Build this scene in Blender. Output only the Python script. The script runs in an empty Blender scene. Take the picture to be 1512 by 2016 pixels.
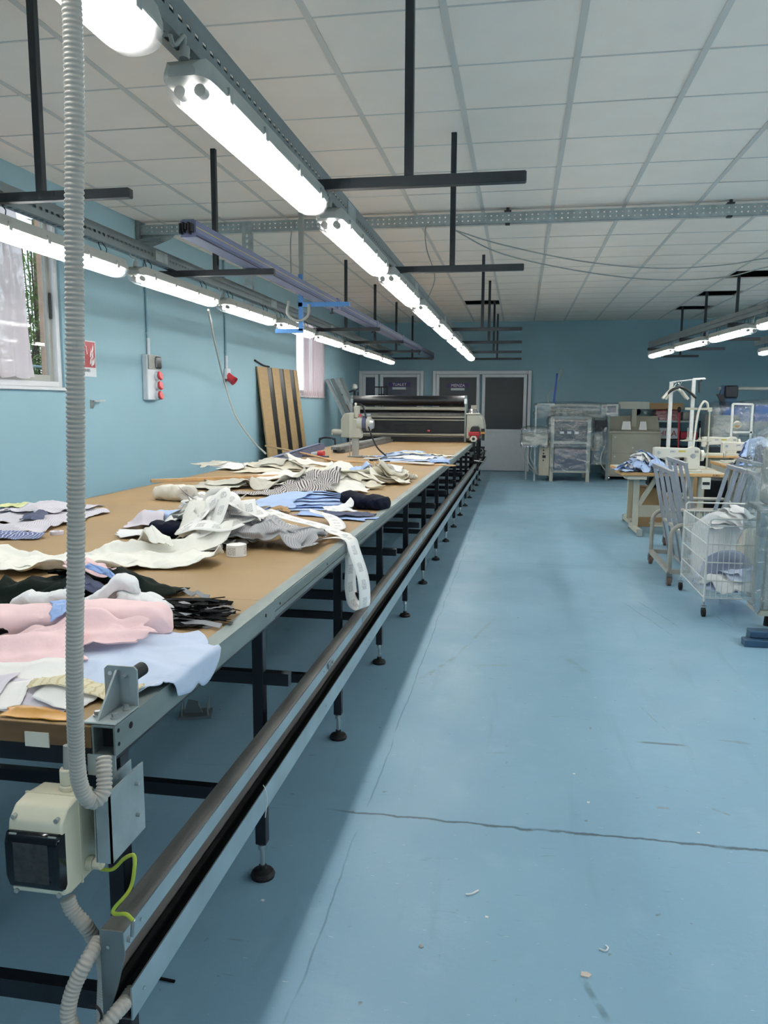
import bpy, math, random
import numpy as np
from mathutils import Vector, Matrix, noise

random.seed(7)
S = bpy.context.scene
COL = S.collection
# ---------------------------------------------------------------- camera
FPX, PITCH, YAW, ROLL, CAMZ = 1545.4, .135695, .169614, .00468, 1.36
def _cam_axes():
    cy, sy, cp, sp = math.cos(YAW), math.sin(YAW), math.cos(PITCH), math.sin(PITCH)
    f = Vector((-sy*cp, cy*cp, -sp)); r = Vector((cy, sy, 0)); u = r.cross(f)
    c, s = math.cos(ROLL), math.sin(ROLL)
    return c*r+s*u, -s*r+c*u, f
RX, UX, FX = _cam_axes()
cam = bpy.data.cameras.new('camera'); cam.sensor_fit = 'VERTICAL'; cam.sensor_height = 36
cam.lens = FPX/2016*36; cam.clip_start = .05; cam.clip_end = 200
camo = bpy.data.objects.new('camera', cam); COL.objects.link(camo)
camo.matrix_world = Matrix.Translation((0, 0, CAMZ)) @ Matrix((RX, UX, -FX)).transposed().to_4x4()
S.camera = camo
# ---------------------------------------------------------------- world, exposure
w = bpy.data.worlds.new('daylight'); S.world = w; w.use_nodes = True
nt = w.node_tree; bg = nt.nodes['Background']
sky = nt.nodes.new('ShaderNodeTexSky'); sky.sky_type = 'HOSEK_WILKIE'; sky.turbidity = 4
sky.sun_direction = Vector((.5, .4, .75)).normalized(); sky.ground_albedo = .4
hsv = nt.nodes.new('ShaderNodeHueSaturation'); hsv.inputs['Saturation'].default_value = .45
nt.links.new(sky.outputs[0], hsv.inputs['Color']); nt.links.new(hsv.outputs[0], bg.inputs[0])
bg.inputs[1].default_value = 14.0
LAMP_POWER = 43.0
S.view_settings.view_transform = 'Standard'; S.view_settings.look = 'None'
S.view_settings.exposure = -0.12; S.view_settings.gamma = 1.0
S.view_settings.use_curve_mapping = False
S.cycles.max_bounces = 8; S.cycles.diffuse_bounces = 6; S.cycles.use_adaptive_sampling = True; S.cycles.adaptive_min_samples = 12; S.cycles.adaptive_threshold = .06; S.cycles.transparent_max_bounces = 24
S.cycles.sample_clamp_indirect = 8.0; S.cycles.caustics_reflective = False; S.cycles.caustics_refractive = False
S.cycles.use_denoising = True

# ---------------------------------------------------------------- survey helpers: a sight line met with a plane of the room
def sight(x, y): return RX*((x-756)/FPX) + UX*((1008-y)/FPX) + FX
def atZ(x, y, z): d = sight(x, y); d = d*((z-CAMZ)/d.z); return Vector((d.x, d.y, z))
def atY(x, y, Y): d = sight(x, y); d = d*(Y/d.y); return Vector((d.x, Y, d.z+CAMZ))
def atX(x, y, X): d = sight(x, y); d = d*(X/d.x); return Vector((X, d.y, d.z+CAMZ))
def topix(p):
    p = Vector(p)-Vector((0, 0, CAMZ)); k = p.dot(FX)
    return (756+FPX*p.dot(RX)/k, 1008-FPX*p.dot(UX)/k, k)

# ---------------------------------------------------------------- mesh builder
class MB:
    def __init__(s): s.v = []; s.f = []; s.uv = None
    def add(s, vs, fs):
        o = len(s.v); s.v += [tuple(p) for p in vs]; s.f += [tuple(i+o for i in f) for f in fs]; return s
    def bb(s, x0, x1, y0, y1, z0, z1):
        return s.add([(x0,y0,z0),(x1,y0,z0),(x1,y1,z0),(x0,y1,z0),(x0,y0,z1),(x1,y0,z1),(x1,y1,z1),(x0,y1,z1)],
                     [(3,2,1,0),(4,5,6,7),(0,1,5,4),(1,2,6,5),(2,3,7,6),(3,0,4,7)])
    def box(s, c, d, R=None):
        h = Vector(d)/2; vs = []
        for z in (-1,1):
            for x,y in ((-1,-1),(1,-1),(1,1),(-1,1)):
                p = Vector((x*h.x,y*h.y,z*h.z)); p = R@p if R else p; vs.append(p+Vector(c))
        return s.add(vs, [(3,2,1,0),(4,5,6,7),(0,1,5,4),(1,2,6,5),(2,3,7,6),(3,0,4,7)])
    def bar(s, a, b, w, h=None, up=(0,0,1)):
        a, b = Vector(a), Vector(b); h = h or w; d = (b-a); L = d.length; d.normalize(); up = Vector(up)
        if abs(d.dot(up)) > .99: up = Vector((0,1,0))
        x = d.cross(up).normalized(); z = x.cross(d)
        return s.box((a+b)/2, (w, L, h), Matrix((x, d, z)).transposed())
    def tube(s, pts, r, n=8, caps=True, closed=False):
        pts = [Vector(p) for p in pts]; m = len(pts); rs = r if isinstance(r, (list, tuple)) else [r]*m
        o = len(s.v); prev = None
        for i, p in enumerate(pts):
            if closed: t = pts[(i+1) % m]-pts[i-1]
            else: t = pts[min(i+1, m-1)]-pts[max(i-1, 0)]
            t = t.normalized() if t.length > 1e-9 else Vector((0,0,1))
            if prev is None:
                a = Vector((0,0,1)) if abs(t.z) < .9 else Vector((1,0,0)); nx = t.cross(a).normalized()
            else:
                nx = prev-t*prev.dot(t); nx = nx.normalized() if nx.length > 1e-6 else t.cross(Vector((.3,.5,.8))).normalized()
            prev = nx; ny = t.cross(nx)
            for k in range(n):
                an = 2*math.pi*k/n; s.v.append(tuple(p+(nx*math.cos(an)+ny*math.sin(an))*rs[i]))
        for i in range(m if closed else m-1):
            j = (i+1) % m
            for k in range(n):
                s.f.append((o+i*n+k, o+i*n+(k+1)%n, o+j*n+(k+1)%n, o+j*n+k))
        if caps and not closed:
            s.f.append(tuple(o+k for k in reversed(range(n)))); s.f.append(tuple(o+(m-1)*n+k for k in range(n)))
        return s
    def cyl(s, a, b, r, n=16, r2=None): return s.tube([a, b], [r, r if r2 is None else r2], n)
    def loft(s, rings, caps=True):
        o = len(s.v); n = len(rings[0])
        for r in rings: s.v += [tuple(p) for p in r]
        for i in range(len(rings)-1):
            for k in range(n):
                s.f.append((o+i*n+k, o+i*n+(k+1)%n, o+(i+1)*n+(k+1)%n, o+(i+1)*n+k))
        if caps:
            s.f.append(tuple(o+k for k in reversed(range(n)))); s.f.append(tuple(o+(len(rings)-1)*n+k for k in range(n)))
        return s
    def lathe(s, prof, c=(0,0,0), n=16, axis='z'):
        c = Vector(c); rings = []
        for r, z in prof:
            ring = []
            for k in range(n):
                a = 2*math.pi*k/n; x, y = max(r, 1e-4)*math.cos(a), max(r, 1e-4)*math.sin(a)
                ring.append(c+Vector((x,y,z) if axis == 'z' else ((z,x,y) if axis == 'x' else (y,z,x))))
            rings.append(ring)
        return s.loft(rings)
    def prism(s, poly, o, ux, uy, dv):
        o, ux, uy, dv = Vector(o), Vector(ux), Vector(uy), Vector(dv); n = len(poly)
        a = [o+ux*x+uy*y for x, y in poly]
        return s.add(a+[p+dv for p in a], [tuple(reversed(range(n))), tuple(range(n, 2*n))]+[(k, (k+1)%n, n+(k+1)%n, n+k) for k in range(n)])
    def plate(s, o, du, dv, nu, nv, fu, fv):
        """perforated sheet: nu x nv cells, a rectangular hole in the middle of each"""
        o, du, dv = Vector(o), Vector(du), Vector(dv)
        for i in range(nu):
            for j in range(nv):
                c = o+du*i+dv*j; us = (0, .5-fu/2, .5+fu/2, 1); vs = (0, .5-fv/2, .5+fv/2, 1)
                s.add([c+du*a+dv*b for b in vs for a in us],
                      [(r*4+q, r*4+q+1, r*4+q+5, r*4+q+4) for r in range(3) for q in range(3) if (r, q) != (1, 1)])
        return s
    def grid(s, P, closed_u=False):
        """P[i][j] points"""
        o = len(s.v); nu, nv = len(P), len(P[0])
        for r in P: s.v += [tuple(p) for p in r]
        for i in range(nu if closed_u else nu-1):
            for j in range(nv-1):
                a = (i+1) % nu; s.f.append((o+i*nv+j, o+i*nv+j+1, o+a*nv+j+1, o+a*nv+j))
        return s
    def mesh(s, name, m, smooth=0, off=None):
        me = bpy.data.meshes.new(name)
        vs = s.v if off is None else [(x-off[0], y-off[1], z-off[2]) for x, y, z in s.v]
        me.from_pydata(vs, [], s.f)
        for k in (m if isinstance(m, (list, tuple)) else [m]): me.materials.append(k)
        if smooth:
            me.polygons.foreach_set('use_smooth', [True]*len(me.polygons))
            if smooth < 170: me.set_sharp_from_angle(angle=math.radians(smooth))
        return me
    def build(s, name, m, parent=None, world=False, bevel=0, smooth=0, solid=0, uvs=None, seg=1):
        off = None
        if world and parent is not None:
            off = Vector((0,0,0)); q = parent
            while q is not None: off += q.location; q = q.parent
        me = s.mesh(name, m, smooth, off)
        if uvs is not None:
            ul = me.uv_layers.new(name='uv'); li = np.empty(len(me.loops), dtype=np.int32)
            me.loops.foreach_get('vertex_index', li); ul.data.foreach_set('uv', np.asarray(uvs, dtype=np.float32)[li].ravel())
        o = bpy.data.objects.new(name, me); COL.objects.link(o); o.parent = parent
        if bevel:
            b = o.modifiers.new('bevel', 'BEVEL'); b.width = bevel; b.segments = seg; b.limit_method = 'ANGLE'; b.angle_limit = .6
        if solid:
            b = o.modifiers.new('solid', 'SOLIDIFY'); b.thickness = solid; b.offset = 0
        return o

def B(x0, x1, y0, y1, z0, z1): return MB().bb(x0, x1, y0, y1, z0, z1)
def tag(o, label=None, cat=None, group=None, kind=None):
    for k, v in (('label', label), ('category', cat), ('group', group), ('kind', kind)):
        if v: o[k] = v
    return o
def thing(name, label, cat, loc=(0,0,0), rz=0, group=None):
    o = bpy.data.objects.new(name, None); COL.objects.link(o); o.location = loc; o.rotation_euler = (0, 0, rz)
    o.empty_display_size = .1
    return tag(o, label, cat, group)
def copy_tree(o, parent=None):
    c = o.copy(); COL.objects.link(c); c.parent = parent
    for ch in list(o.children): copy_tree(ch, c)
    return c
def copy_thing(o, loc, rz=0, label=None, group=None):
    c = copy_tree(o); c.location = loc; c.rotation_euler = (0, 0, rz)
    return tag(c, label, None, group)
def text(name, s, size, m, parent, loc, ux, uy, world=False, depth=.0006, label=None):
    cu = bpy.data.curves.new(name, 'FONT'); cu.body = s; cu.size = size; cu.extrude = depth; cu.align_x = 'CENTER'; cu.align_y = 'CENTER'
    tmp = bpy.data.objects.new('tmp', cu); me = bpy.data.meshes.new_from_object(tmp); bpy.data.objects.remove(tmp)
    me.materials.clear(); me.materials.append(m)
    ux, uy = Vector(ux).normalized(), Vector(uy).normalized(); uz = ux.cross(uy)
    me.transform(Matrix((ux, uy, uz)).transposed().to_4x4())
    off = Vector(loc)
    if world:
        q = parent
        while q is not None: off -= q.location; q = q.parent
    me.transform(Matrix.Translation(off))
    o = bpy.data.objects.new(name, me); COL.objects.link(o); o.parent = parent
    return o
def arc(c, r, a0, a1, n, ux, uy):
    c, ux, uy = Vector(c), Vector(ux), Vector(uy)
    return [c+ux*(r*math.cos(a0+(a1-a0)*k/n))+uy*(r*math.sin(a0+(a1-a0)*k/n)) for k in range(n+1)]
def smooth_path(pts, n=8):
    """Catmull-Rom through the points"""
    P = [Vector(p) for p in pts]; P = [P[0]*2-P[1]]+P+[P[-1]*2-P[-2]]; out = []
    for i in range(1, len(P)-2):
        a, b, c, d = P[i-1:i+3]
        for k in range(n):
            t = k/n; out.append(.5*((2*b)+(c-a)*t+(2*a-5*b+4*c-d)*t*t+(3*b-a-3*c+d)*t**3))
    return out+[P[-2]]
def rotz(a): return Matrix.Rotation(a, 3, 'Z')

# ---------------------------------------------------------------- materials (all procedural)
def lin(c): return tuple((x/12.92 if x <= .04045 else ((x+.055)/1.055)**2.4) for x in c)
def _c(c):
    if isinstance(c, str): c = tuple(int(c[i:i+2], 16)/255 for i in (0, 2, 4))
    return lin(c)+(1,)
def mat(name, col, rough=.5, metal=0, var=.08, vscale=6, bump=0, bscale=60, spec=.5, col2=None, sheen=0, stretch=None, detail=3):
    m = bpy.data.materials.new(name); m.use_nodes = True; t = m.node_tree; N = t.nodes; L = t.links
    b = N['Principled BSDF']; b.inputs['Roughness'].default_value = rough; b.inputs['Metallic'].default_value = metal
    b.inputs['Specular IOR Level'].default_value = spec
    if sheen: b.inputs['Sheen Weight'].default_value = sheen
    c = _c(col); tc = N.new('ShaderNodeTexCoord'); vec = tc.outputs['Object']
    if stretch:
        mp = N.new('ShaderNodeMapping'); mp.inputs['Scale'].default_value = stretch; L.new(vec, mp.inputs[0]); vec = mp.outputs[0]
    nz = N.new('ShaderNodeTexNoise'); nz.inputs['Scale'].default_value = vscale; nz.inputs['Detail'].default_value = detail; L.new(vec, nz.inputs['Vector'])
    mx = N.new('ShaderNodeMix'); mx.data_type = 'RGBA'
    mr = N.new('ShaderNodeMapRange'); mr.inputs[1].default_value = .3; mr.inputs[2].default_value = .7
    L.new(nz.outputs[0], mr.inputs[0]); L.new(mr.outputs[0], mx.inputs[0])
    lo = _c(col2) if col2 else tuple(x*(1-var) for x in c[:3])+(1,); hi = c if col2 else tuple(min(1, x*(1+var)) for x in c[:3])+(1,)
    mx.inputs[6].default_value = lo; mx.inputs[7].default_value = hi; L.new(mx.outputs[2], b.inputs['Base Color'])
    if bump:
        n2 = N.new('ShaderNodeTexNoise'); n2.inputs['Scale'].default_value = bscale; n2.inputs['Detail'].default_value = 4; L.new(vec, n2.inputs['Vector'])
        bp = N.new('ShaderNodeBump'); bp.inputs['Strength'].default_value = bump; bp.inputs['Distance'].default_value = .01
        L.new(n2.outputs[0], bp.inputs['Height']); L.new(bp.outputs[0], b.inputs['Normal'])
    return m
def film(name, tint='e8eef0', gloss=.25, rough=.12, bump=.6, bscale=14, haze=.12):
    """clear plastic sheet: see-through, a little milky, with sharp glints"""
    m = bpy.data.materials.new(name); m.use_nodes = True; t = m.node_tree; N = t.nodes; L = t.links; N.clear()
    out = N.new('ShaderNodeOutputMaterial'); tr = N.new('ShaderNodeBsdfTransparent'); tr.inputs[0].default_value = _c(tint)
    gl = N.new('ShaderNodeBsdfGlossy'); gl.inputs['Roughness'].default_value = rough; gl.inputs[0].default_value = (1,1,1,1)
    df = N.new('ShaderNodeBsdfDiffuse'); df.inputs[0].default_value = (.8,.83,.84,1)
    tl = N.new('ShaderNodeBsdfTranslucent'); tl.inputs[0].default_value = (.9,.9,.9,1)
    ad = N.new('ShaderNodeMixShader'); L.new(df.outputs[0], ad.inputs[1]); L.new(tl.outputs[0], ad.inputs[2])
    m1 = N.new('ShaderNodeMixShader'); m1.inputs[0].default_value = haze; L.new(tr.outputs[0], m1.inputs[1]); L.new(ad.outputs[0], m1.inputs[2])
    m2 = N.new('ShaderNodeMixShader'); m2.inputs[0].default_value = gloss; L.new(m1.outputs[0], m2.inputs[1]); L.new(gl.outputs[0], m2.inputs[2])
    L.new(m2.outputs[0], out.inputs[0])
    if bump:
        tc = N.new('ShaderNodeTexCoord'); n2 = N.new('ShaderNodeTexNoise'); n2.inputs['Scale'].default_value = bscale; n2.inputs['Detail'].default_value = 5
        n2.inputs['Distortion'].default_value = 1.2
        L.new(tc.outputs['Object'], n2.inputs['Vector']); bp = N.new('ShaderNodeBump'); bp.inputs['Strength'].default_value = bump; bp.inputs['Distance'].default_value = .03
        L.new(n2.outputs[0], bp.inputs['Height']); L.new(bp.outputs[0], gl.inputs['Normal']); L.new(bp.outputs[0], df.inputs['Normal'])
    return m
def emit(name, col, strength):
    m = bpy.data.materials.new(name); m.use_nodes = True; N = m.node_tree.nodes; b = N['Principled BSDF']
    b.inputs['Emission Color'].default_value = _c(col); b.inputs['Emission Strength'].default_value = strength; b.inputs['Base Color'].default_value = (.8,.8,.8,1)
    return m
def striped(name, c1, c2, period, duty=.5, axis=0, rough=.9):
    m = bpy.data.materials.new(name); m.use_nodes = True; t = m.node_tree; N = t.nodes; L = t.links; b = N['Principled BSDF']; b.inputs['Roughness'].default_value = rough
    uv = N.new('ShaderNodeUVMap'); uv.uv_map = 'uv'; sp = N.new('ShaderNodeSeparateXYZ'); L.new(uv.outputs[0], sp.inputs[0])
    d = N.new('ShaderNodeMath'); d.operation = 'DIVIDE'; d.inputs[1].default_value = period; L.new(sp.outputs[axis], d.inputs[0])
    fr = N.new('ShaderNodeMath'); fr.operation = 'FRACT'; L.new(d.outputs[0], fr.inputs[0])
    gt = N.new('ShaderNodeMath'); gt.operation = 'LESS_THAN'; gt.inputs[1].default_value = duty; L.new(fr.outputs[0], gt.inputs[0])
    mx = N.new('ShaderNodeMix'); mx.data_type = 'RGBA'; mx.inputs[6].default_value = _c(c1); mx.inputs[7].default_value = _c(c2); L.new(gt.outputs[0], mx.inputs[0]); L.new(mx.outputs[2], b.inputs['Base Color'])
    return m
def printed_tape(name, base, ink, along=.06, line=.0042):
    """label tape: blocks of short dark print lines repeating along the strip (uv: x across in metres, y along)"""
    m = bpy.data.materials.new(name); m.use_nodes = True; t = m.node_tree; N = t.nodes; L = t.links; b = N['Principled BSDF']; b.inputs['Roughness'].default_value = .6
    uv = N.new('ShaderNodeUVMap'); uv.uv_map = 'uv'; sp = N.new('ShaderNodeSeparateXYZ'); L.new(uv.outputs[0], sp.inputs[0])
    def M(op, a, bb):
        n = N.new('ShaderNodeMath'); n.operation = op
        for i, q in enumerate((a, bb)):
            if isinstance(q, (int, float)): n.inputs[i].default_value = q
            elif q is not None: L.new(q, n.inputs[i])
        return n.outputs[0]
    blk = M('FRACT', M('DIVIDE', sp.outputs[1], along), None); ln = M('FRACT', M('DIVIDE', sp.outputs[1], line), None)
    inblk = M('LESS_THAN', blk, .55); inln = M('LESS_THAN', ln, .5)
    cell = N.new('ShaderNodeCombineXYZ'); L.new(M('FLOOR', M('DIVIDE', sp.outputs[1], line), None), cell.inputs[1]); L.new(M('MULTIPLY', sp.outputs[0], 450), cell.inputs[0])
    nz = N.new('ShaderNodeTexNoise'); nz.inputs['Scale'].default_value = 1.3; L.new(cell.outputs[0], nz.inputs['Vector'])
    word = M('GREATER_THAN', nz.outputs[0], .47); marg = M('LESS_THAN', M('ABSOLUTE', sp.outputs[0], None), .014)
    f = M('MULTIPLY', M('MULTIPLY', inblk, inln), M('MULTIPLY', word, marg))
    mx = N.new('ShaderNodeMix'); mx.data_type = 'RGBA'; mx.inputs[6].default_value = _c(base); mx.inputs[7].default_value = _c(ink); L.new(f, mx.inputs[0]); L.new(mx.outputs[2], b.inputs['Base Color'])
    return m

M = {}
def defm(k, *a, **kw): M[k] = mat(k, *a, **kw)
defm('wall', '8fb2be', .75, var=.03, vscale=1.5, bump=.12, bscale=220)
defm('tile', 'fbefe3', .85, var=.02, vscale=3, bump=.08, bscale=400)
defm('runner', 'd3cfc8', .5, var=.04, vscale=2)
defm('plenum', '15181a', .95)
defm('white_pvc', 'd9dcdf', .35, var=.03)
defm('galv', 'a3adae', .42, .55, var=.16, vscale=14, bump=.05)
defm('galv_dark', '7d8789', .5, .5, var=.08, vscale=5)
defm('galv_edge', '7f8a88', .5, .5, var=.16, vscale=18, stretch=(1,.25,1))
defm('rail_top', '6b6a67', .7, .15, var=.2, vscale=9, stretch=(3,.6,3), bump=.1)
defm('rail_face', 'aab9bf', .3, .7, var=.12, vscale=7)
defm('black_metal', '23272c', .45, .2, var=.15)
defm('hanger_metal', '33383c', .5, .3, var=.12)
defm('frame_paint', '161c24', .42, .1, var=.2, vscale=9)
defm('rubber', '16171a', .7, var=.2, bump=.1)
defm('chrome', 'c6c9c8', .22, .9, var=.08)
defm('steel', 'b4b7b5', .32, .85, var=.1)
defm('mdf', '9c8058', .62, var=.1, vscale=2.2, bump=.04, bscale=120, detail=7)
defm('mdf_edge', '6f5436', .7, var=.15, stretch=(1,1,14))
defm('pine', 'c9a274', .6, var=.12, vscale=5, stretch=(.4,6,6))
defm('plywood', 'c59b66', .55, var=.14, vscale=5, stretch=(.6,5,10))
defm('kraft', 'a98a63', .8, var=.08)
defm('cream_plastic', 'd9d3bb', .45, var=.05, vscale=12)
defm('grey_conduit', 'b6afa5', .4, var=.05)
defm('grey_plastic', '9a9d98', .5, var=.05)
defm('lamp_housing', 'a2a59f', .5, var=.04)
defm('smoke', '10151a', .12, var=.1)
defm('black_plastic', '181a1c', .4, var=.15)
defm('red_plastic', 'c23a40', .4, var=.06)
defm('red_paint', 'a01f2a', .4, var=.08)
defm('blue_paint', '4a86c4', .45, var=.08)
defm('navy_bar', '274a95', .45, var=.1)
defm('busbar', '697190', .5, .2, var=.1, vscale=5, stretch=(4,.5,4))
defm('yellow', 'd4c23c', .45, var=.05)
defm('green_yellow', 'c9c338', .45, col2='7fae3c', vscale=28)
defm('machine_grey', 'aeb0a4', .5, var=.06, vscale=5)
defm('machine_beige', 'a9a595', .5, var=.07, vscale=4)
defm('machine_white', 'd9d6c9', .4, var=.04)
defm('trolley_grey', '9aa0a8', .4, .35, var=.1, vscale=9)
defm('trolley_beige', 'a7a49a', .5, .1, var=.12, vscale=9)
defm('trolley_plate', '9fb2b8', .35, .3, var=.06)
defm('leg_beige', 'bab9a8', .5, var=.08)
defm('wire_white', 'd6d8d4', .45, var=.08, vscale=30)
defm('roller_black', '14161b', .32, .1, var=.2, vscale=3)
defm('alu', '9a968a', .3, .75, var=.08, vscale=5)
defm('dark_glass', '343c41', .4, var=.05)
defm('door_glass_blue', '3d4658', .35, col2='555b66', vscale=2)
defm('purple_sign', '3b2566', .4, var=.05)
defm('label_white', 'cfd5da', .5, var=.03)
defm('text_white', 'e6e6e6', .5); defm('text_black', '1b1b1e', .5); defm('text_blue', '2b3f9a', .5); defm('text_red', 'a12233', .5)
defm('paper', 'efece8', .8, var=.03, bump=.15, bscale=18)
defm('paper_warm', 'd9d2c0', .8, var=.05, bump=.15, bscale=14)
defm('paper_lilac', 'd3cdd6', .8, var=.03)
defm('interlining', 'dad6c8', .85, var=.06, bump=.2, bscale=30)
defm('interlining_grey', 'c6c3b7', .85, var=.06, bump=.2, bscale=30)
defm('tissue', 'ebe9e0', .8, var=.03, bump=.3, bscale=20)
defm('fabric_white', 'e8e8e8', .9, var=.04, bump=.25, bscale=40, sheen=.2)
defm('fabric_blue', 'a8bfe4', .9, var=.06, bump=.25, bscale=36, sheen=.2)
defm('fabric_mid', '8fabdd', .9, var=.08, bump=.25, bscale=36, sheen=.2)
defm('fabric_paleblue', 'c2cfe6', .85, var=.04, bump=.12, bscale=20, sheen=.2)
defm('fabric_pink', 'f4d0d1', .9, var=.05, bump=.2, bscale=26, sheen=.2)
defm('fabric_navy', '0f1526', .95, var=.2, bump=.3, bscale=40, spec=.2)
defm('fabric_green', '0e1a16', .95, var=.2, bump=.3, bscale=30, spec=.2)
defm('fabric_black', '0f1012', .95, var=.2, bump=.3, bscale=30, spec=.2)
defm('fabric_slate', '50566e', .9, var=.12, bump=.3, bscale=40)
defm('fabric_grey', '9b9b9e', .88, var=.05, bump=.3, bscale=60)
defm('strip_grey', '8d9094', .8, var=.1)
defm('curtain_solid', 'd6cdd0', .9, var=.04)
defm('bark', '6b5a48', .9, var=.2)
defm('leaf', '8fa860', .7, col2='5d7a38', vscale=5)
defm('leaf_pale', 'b9c08e', .7, col2='8f9f5c', vscale=5)
defm('concrete', 'cfae98', .9, var=.12, vscale=8, bump=.2)
defm('ground', '9a958a', .95, var=.15)
defm('tape_orange', 'c58f3b', .3, var=.2, vscale=20)
defm('masking', 'd8d2c2', .7, var=.06)
defm('straw', 'b89a6c', .9, var=.15)
defm('slate_steel', '31506b', .45, .2, var=.15)
defm('blue_roll', '2f5fb4', .55, var=.12, vscale=5)
defm('floor_scrap', 'd8c8bb', .8)
defm('red_box', 'b02a3b', .6, var=.1)
M['film'] = film('clear_wrap', haze=.06, gloss=.2, bump=1.0, bscale=10, rough=.06); M['film2'] = film('clear_wrap_soft', haze=.09, gloss=.16, bscale=8, bump=1.0, rough=.08)
def cover_mat():
    m = bpy.data.materials.new('lamp_cover'); m.use_nodes = True; t = m.node_tree; N = t.nodes; N.clear()
    out = N.new('ShaderNodeOutputMaterial'); tr = N.new('ShaderNodeBsdfTransparent'); tl = N.new('ShaderNodeBsdfTranslucent'); x = N.new('ShaderNodeMixShader'); x.inputs[0].default_value = .14
    t.links.new(tr.outputs[0], x.inputs[1]); t.links.new(tl.outputs[0], x.inputs[2]); t.links.new(x.outputs[0], out.inputs[0]); return m
M['cover'] = cover_mat()
M['pane'] = film('window_pane', tint='f4f7f6', gloss=.05, rough=.02, bump=0, haze=.0)
M['tube_light'] = emit('fluorescent_tube', 'fdfbf8', LAMP_POWER)
M['pinstripe'] = striped('striped_grey', 'c9c5c2', '4a4348', .012, .42)
M['finestripe'] = striped('fine_striped_grey', '9c9ca0', 'b6b5b5', .006, .4)
M['lilacstripe'] = striped('fine_striped_lilac', 'd0ccd3', 'b4b2be', .008, .35)
M['navystripe'] = striped('striped_navy', '5b668f', 'b9bdcd', .014, .3)
M['labeltape'] = printed_tape('label_tape', 'f0eeea', '707074', .07, .0034)
M['pattern_paper'] = striped('ruled_pattern_paper', 'd9d0b2', 'c7b892', .016, .25)
def curtain_mat(name, col):
    m = bpy.data.materials.new(name); m.use_nodes = True; t = m.node_tree; N = t.nodes; L = t.links; N.clear()
    out = N.new('ShaderNodeOutputMaterial'); d = N.new('ShaderNodeBsdfDiffuse'); d.inputs[0].default_value = _c(col); l = N.new('ShaderNodeBsdfTranslucent'); l.inputs[0].default_value = _c(col)
    tr = N.new('ShaderNodeBsdfTransparent'); a = N.new('ShaderNodeMixShader'); a.inputs[0].default_value = .5; L.new(d.outputs[0], a.inputs[1]); L.new(l.outputs[0], a.inputs[2])
    b = N.new('ShaderNodeMixShader'); b.inputs[0].default_value = .12
    tc = N.new('ShaderNodeTexCoord'); nz = N.new('ShaderNodeTexNoise'); nz.inputs['Scale'].default_value = 300; L.new(tc.outputs['Object'], nz.inputs['Vector'])
    mm = N.new('ShaderNodeMath'); mm.operation = 'MULTIPLY'; mm.inputs[1].default_value = .25; L.new(nz.outputs[0], mm.inputs[0]); L.new(mm.outputs[0], b.inputs[0])
    L.new(a.outputs[0], b.inputs[1]); L.new(tr.outputs[0], b.inputs[2]); L.new(b.outputs[0], out.inputs[0]); return m
M['curtain'] = curtain_mat('sheer_curtain', 'e4d8da'); M['curtain_pink'] = curtain_mat('sheer_pink_curtain', 'ead6d8')

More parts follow.
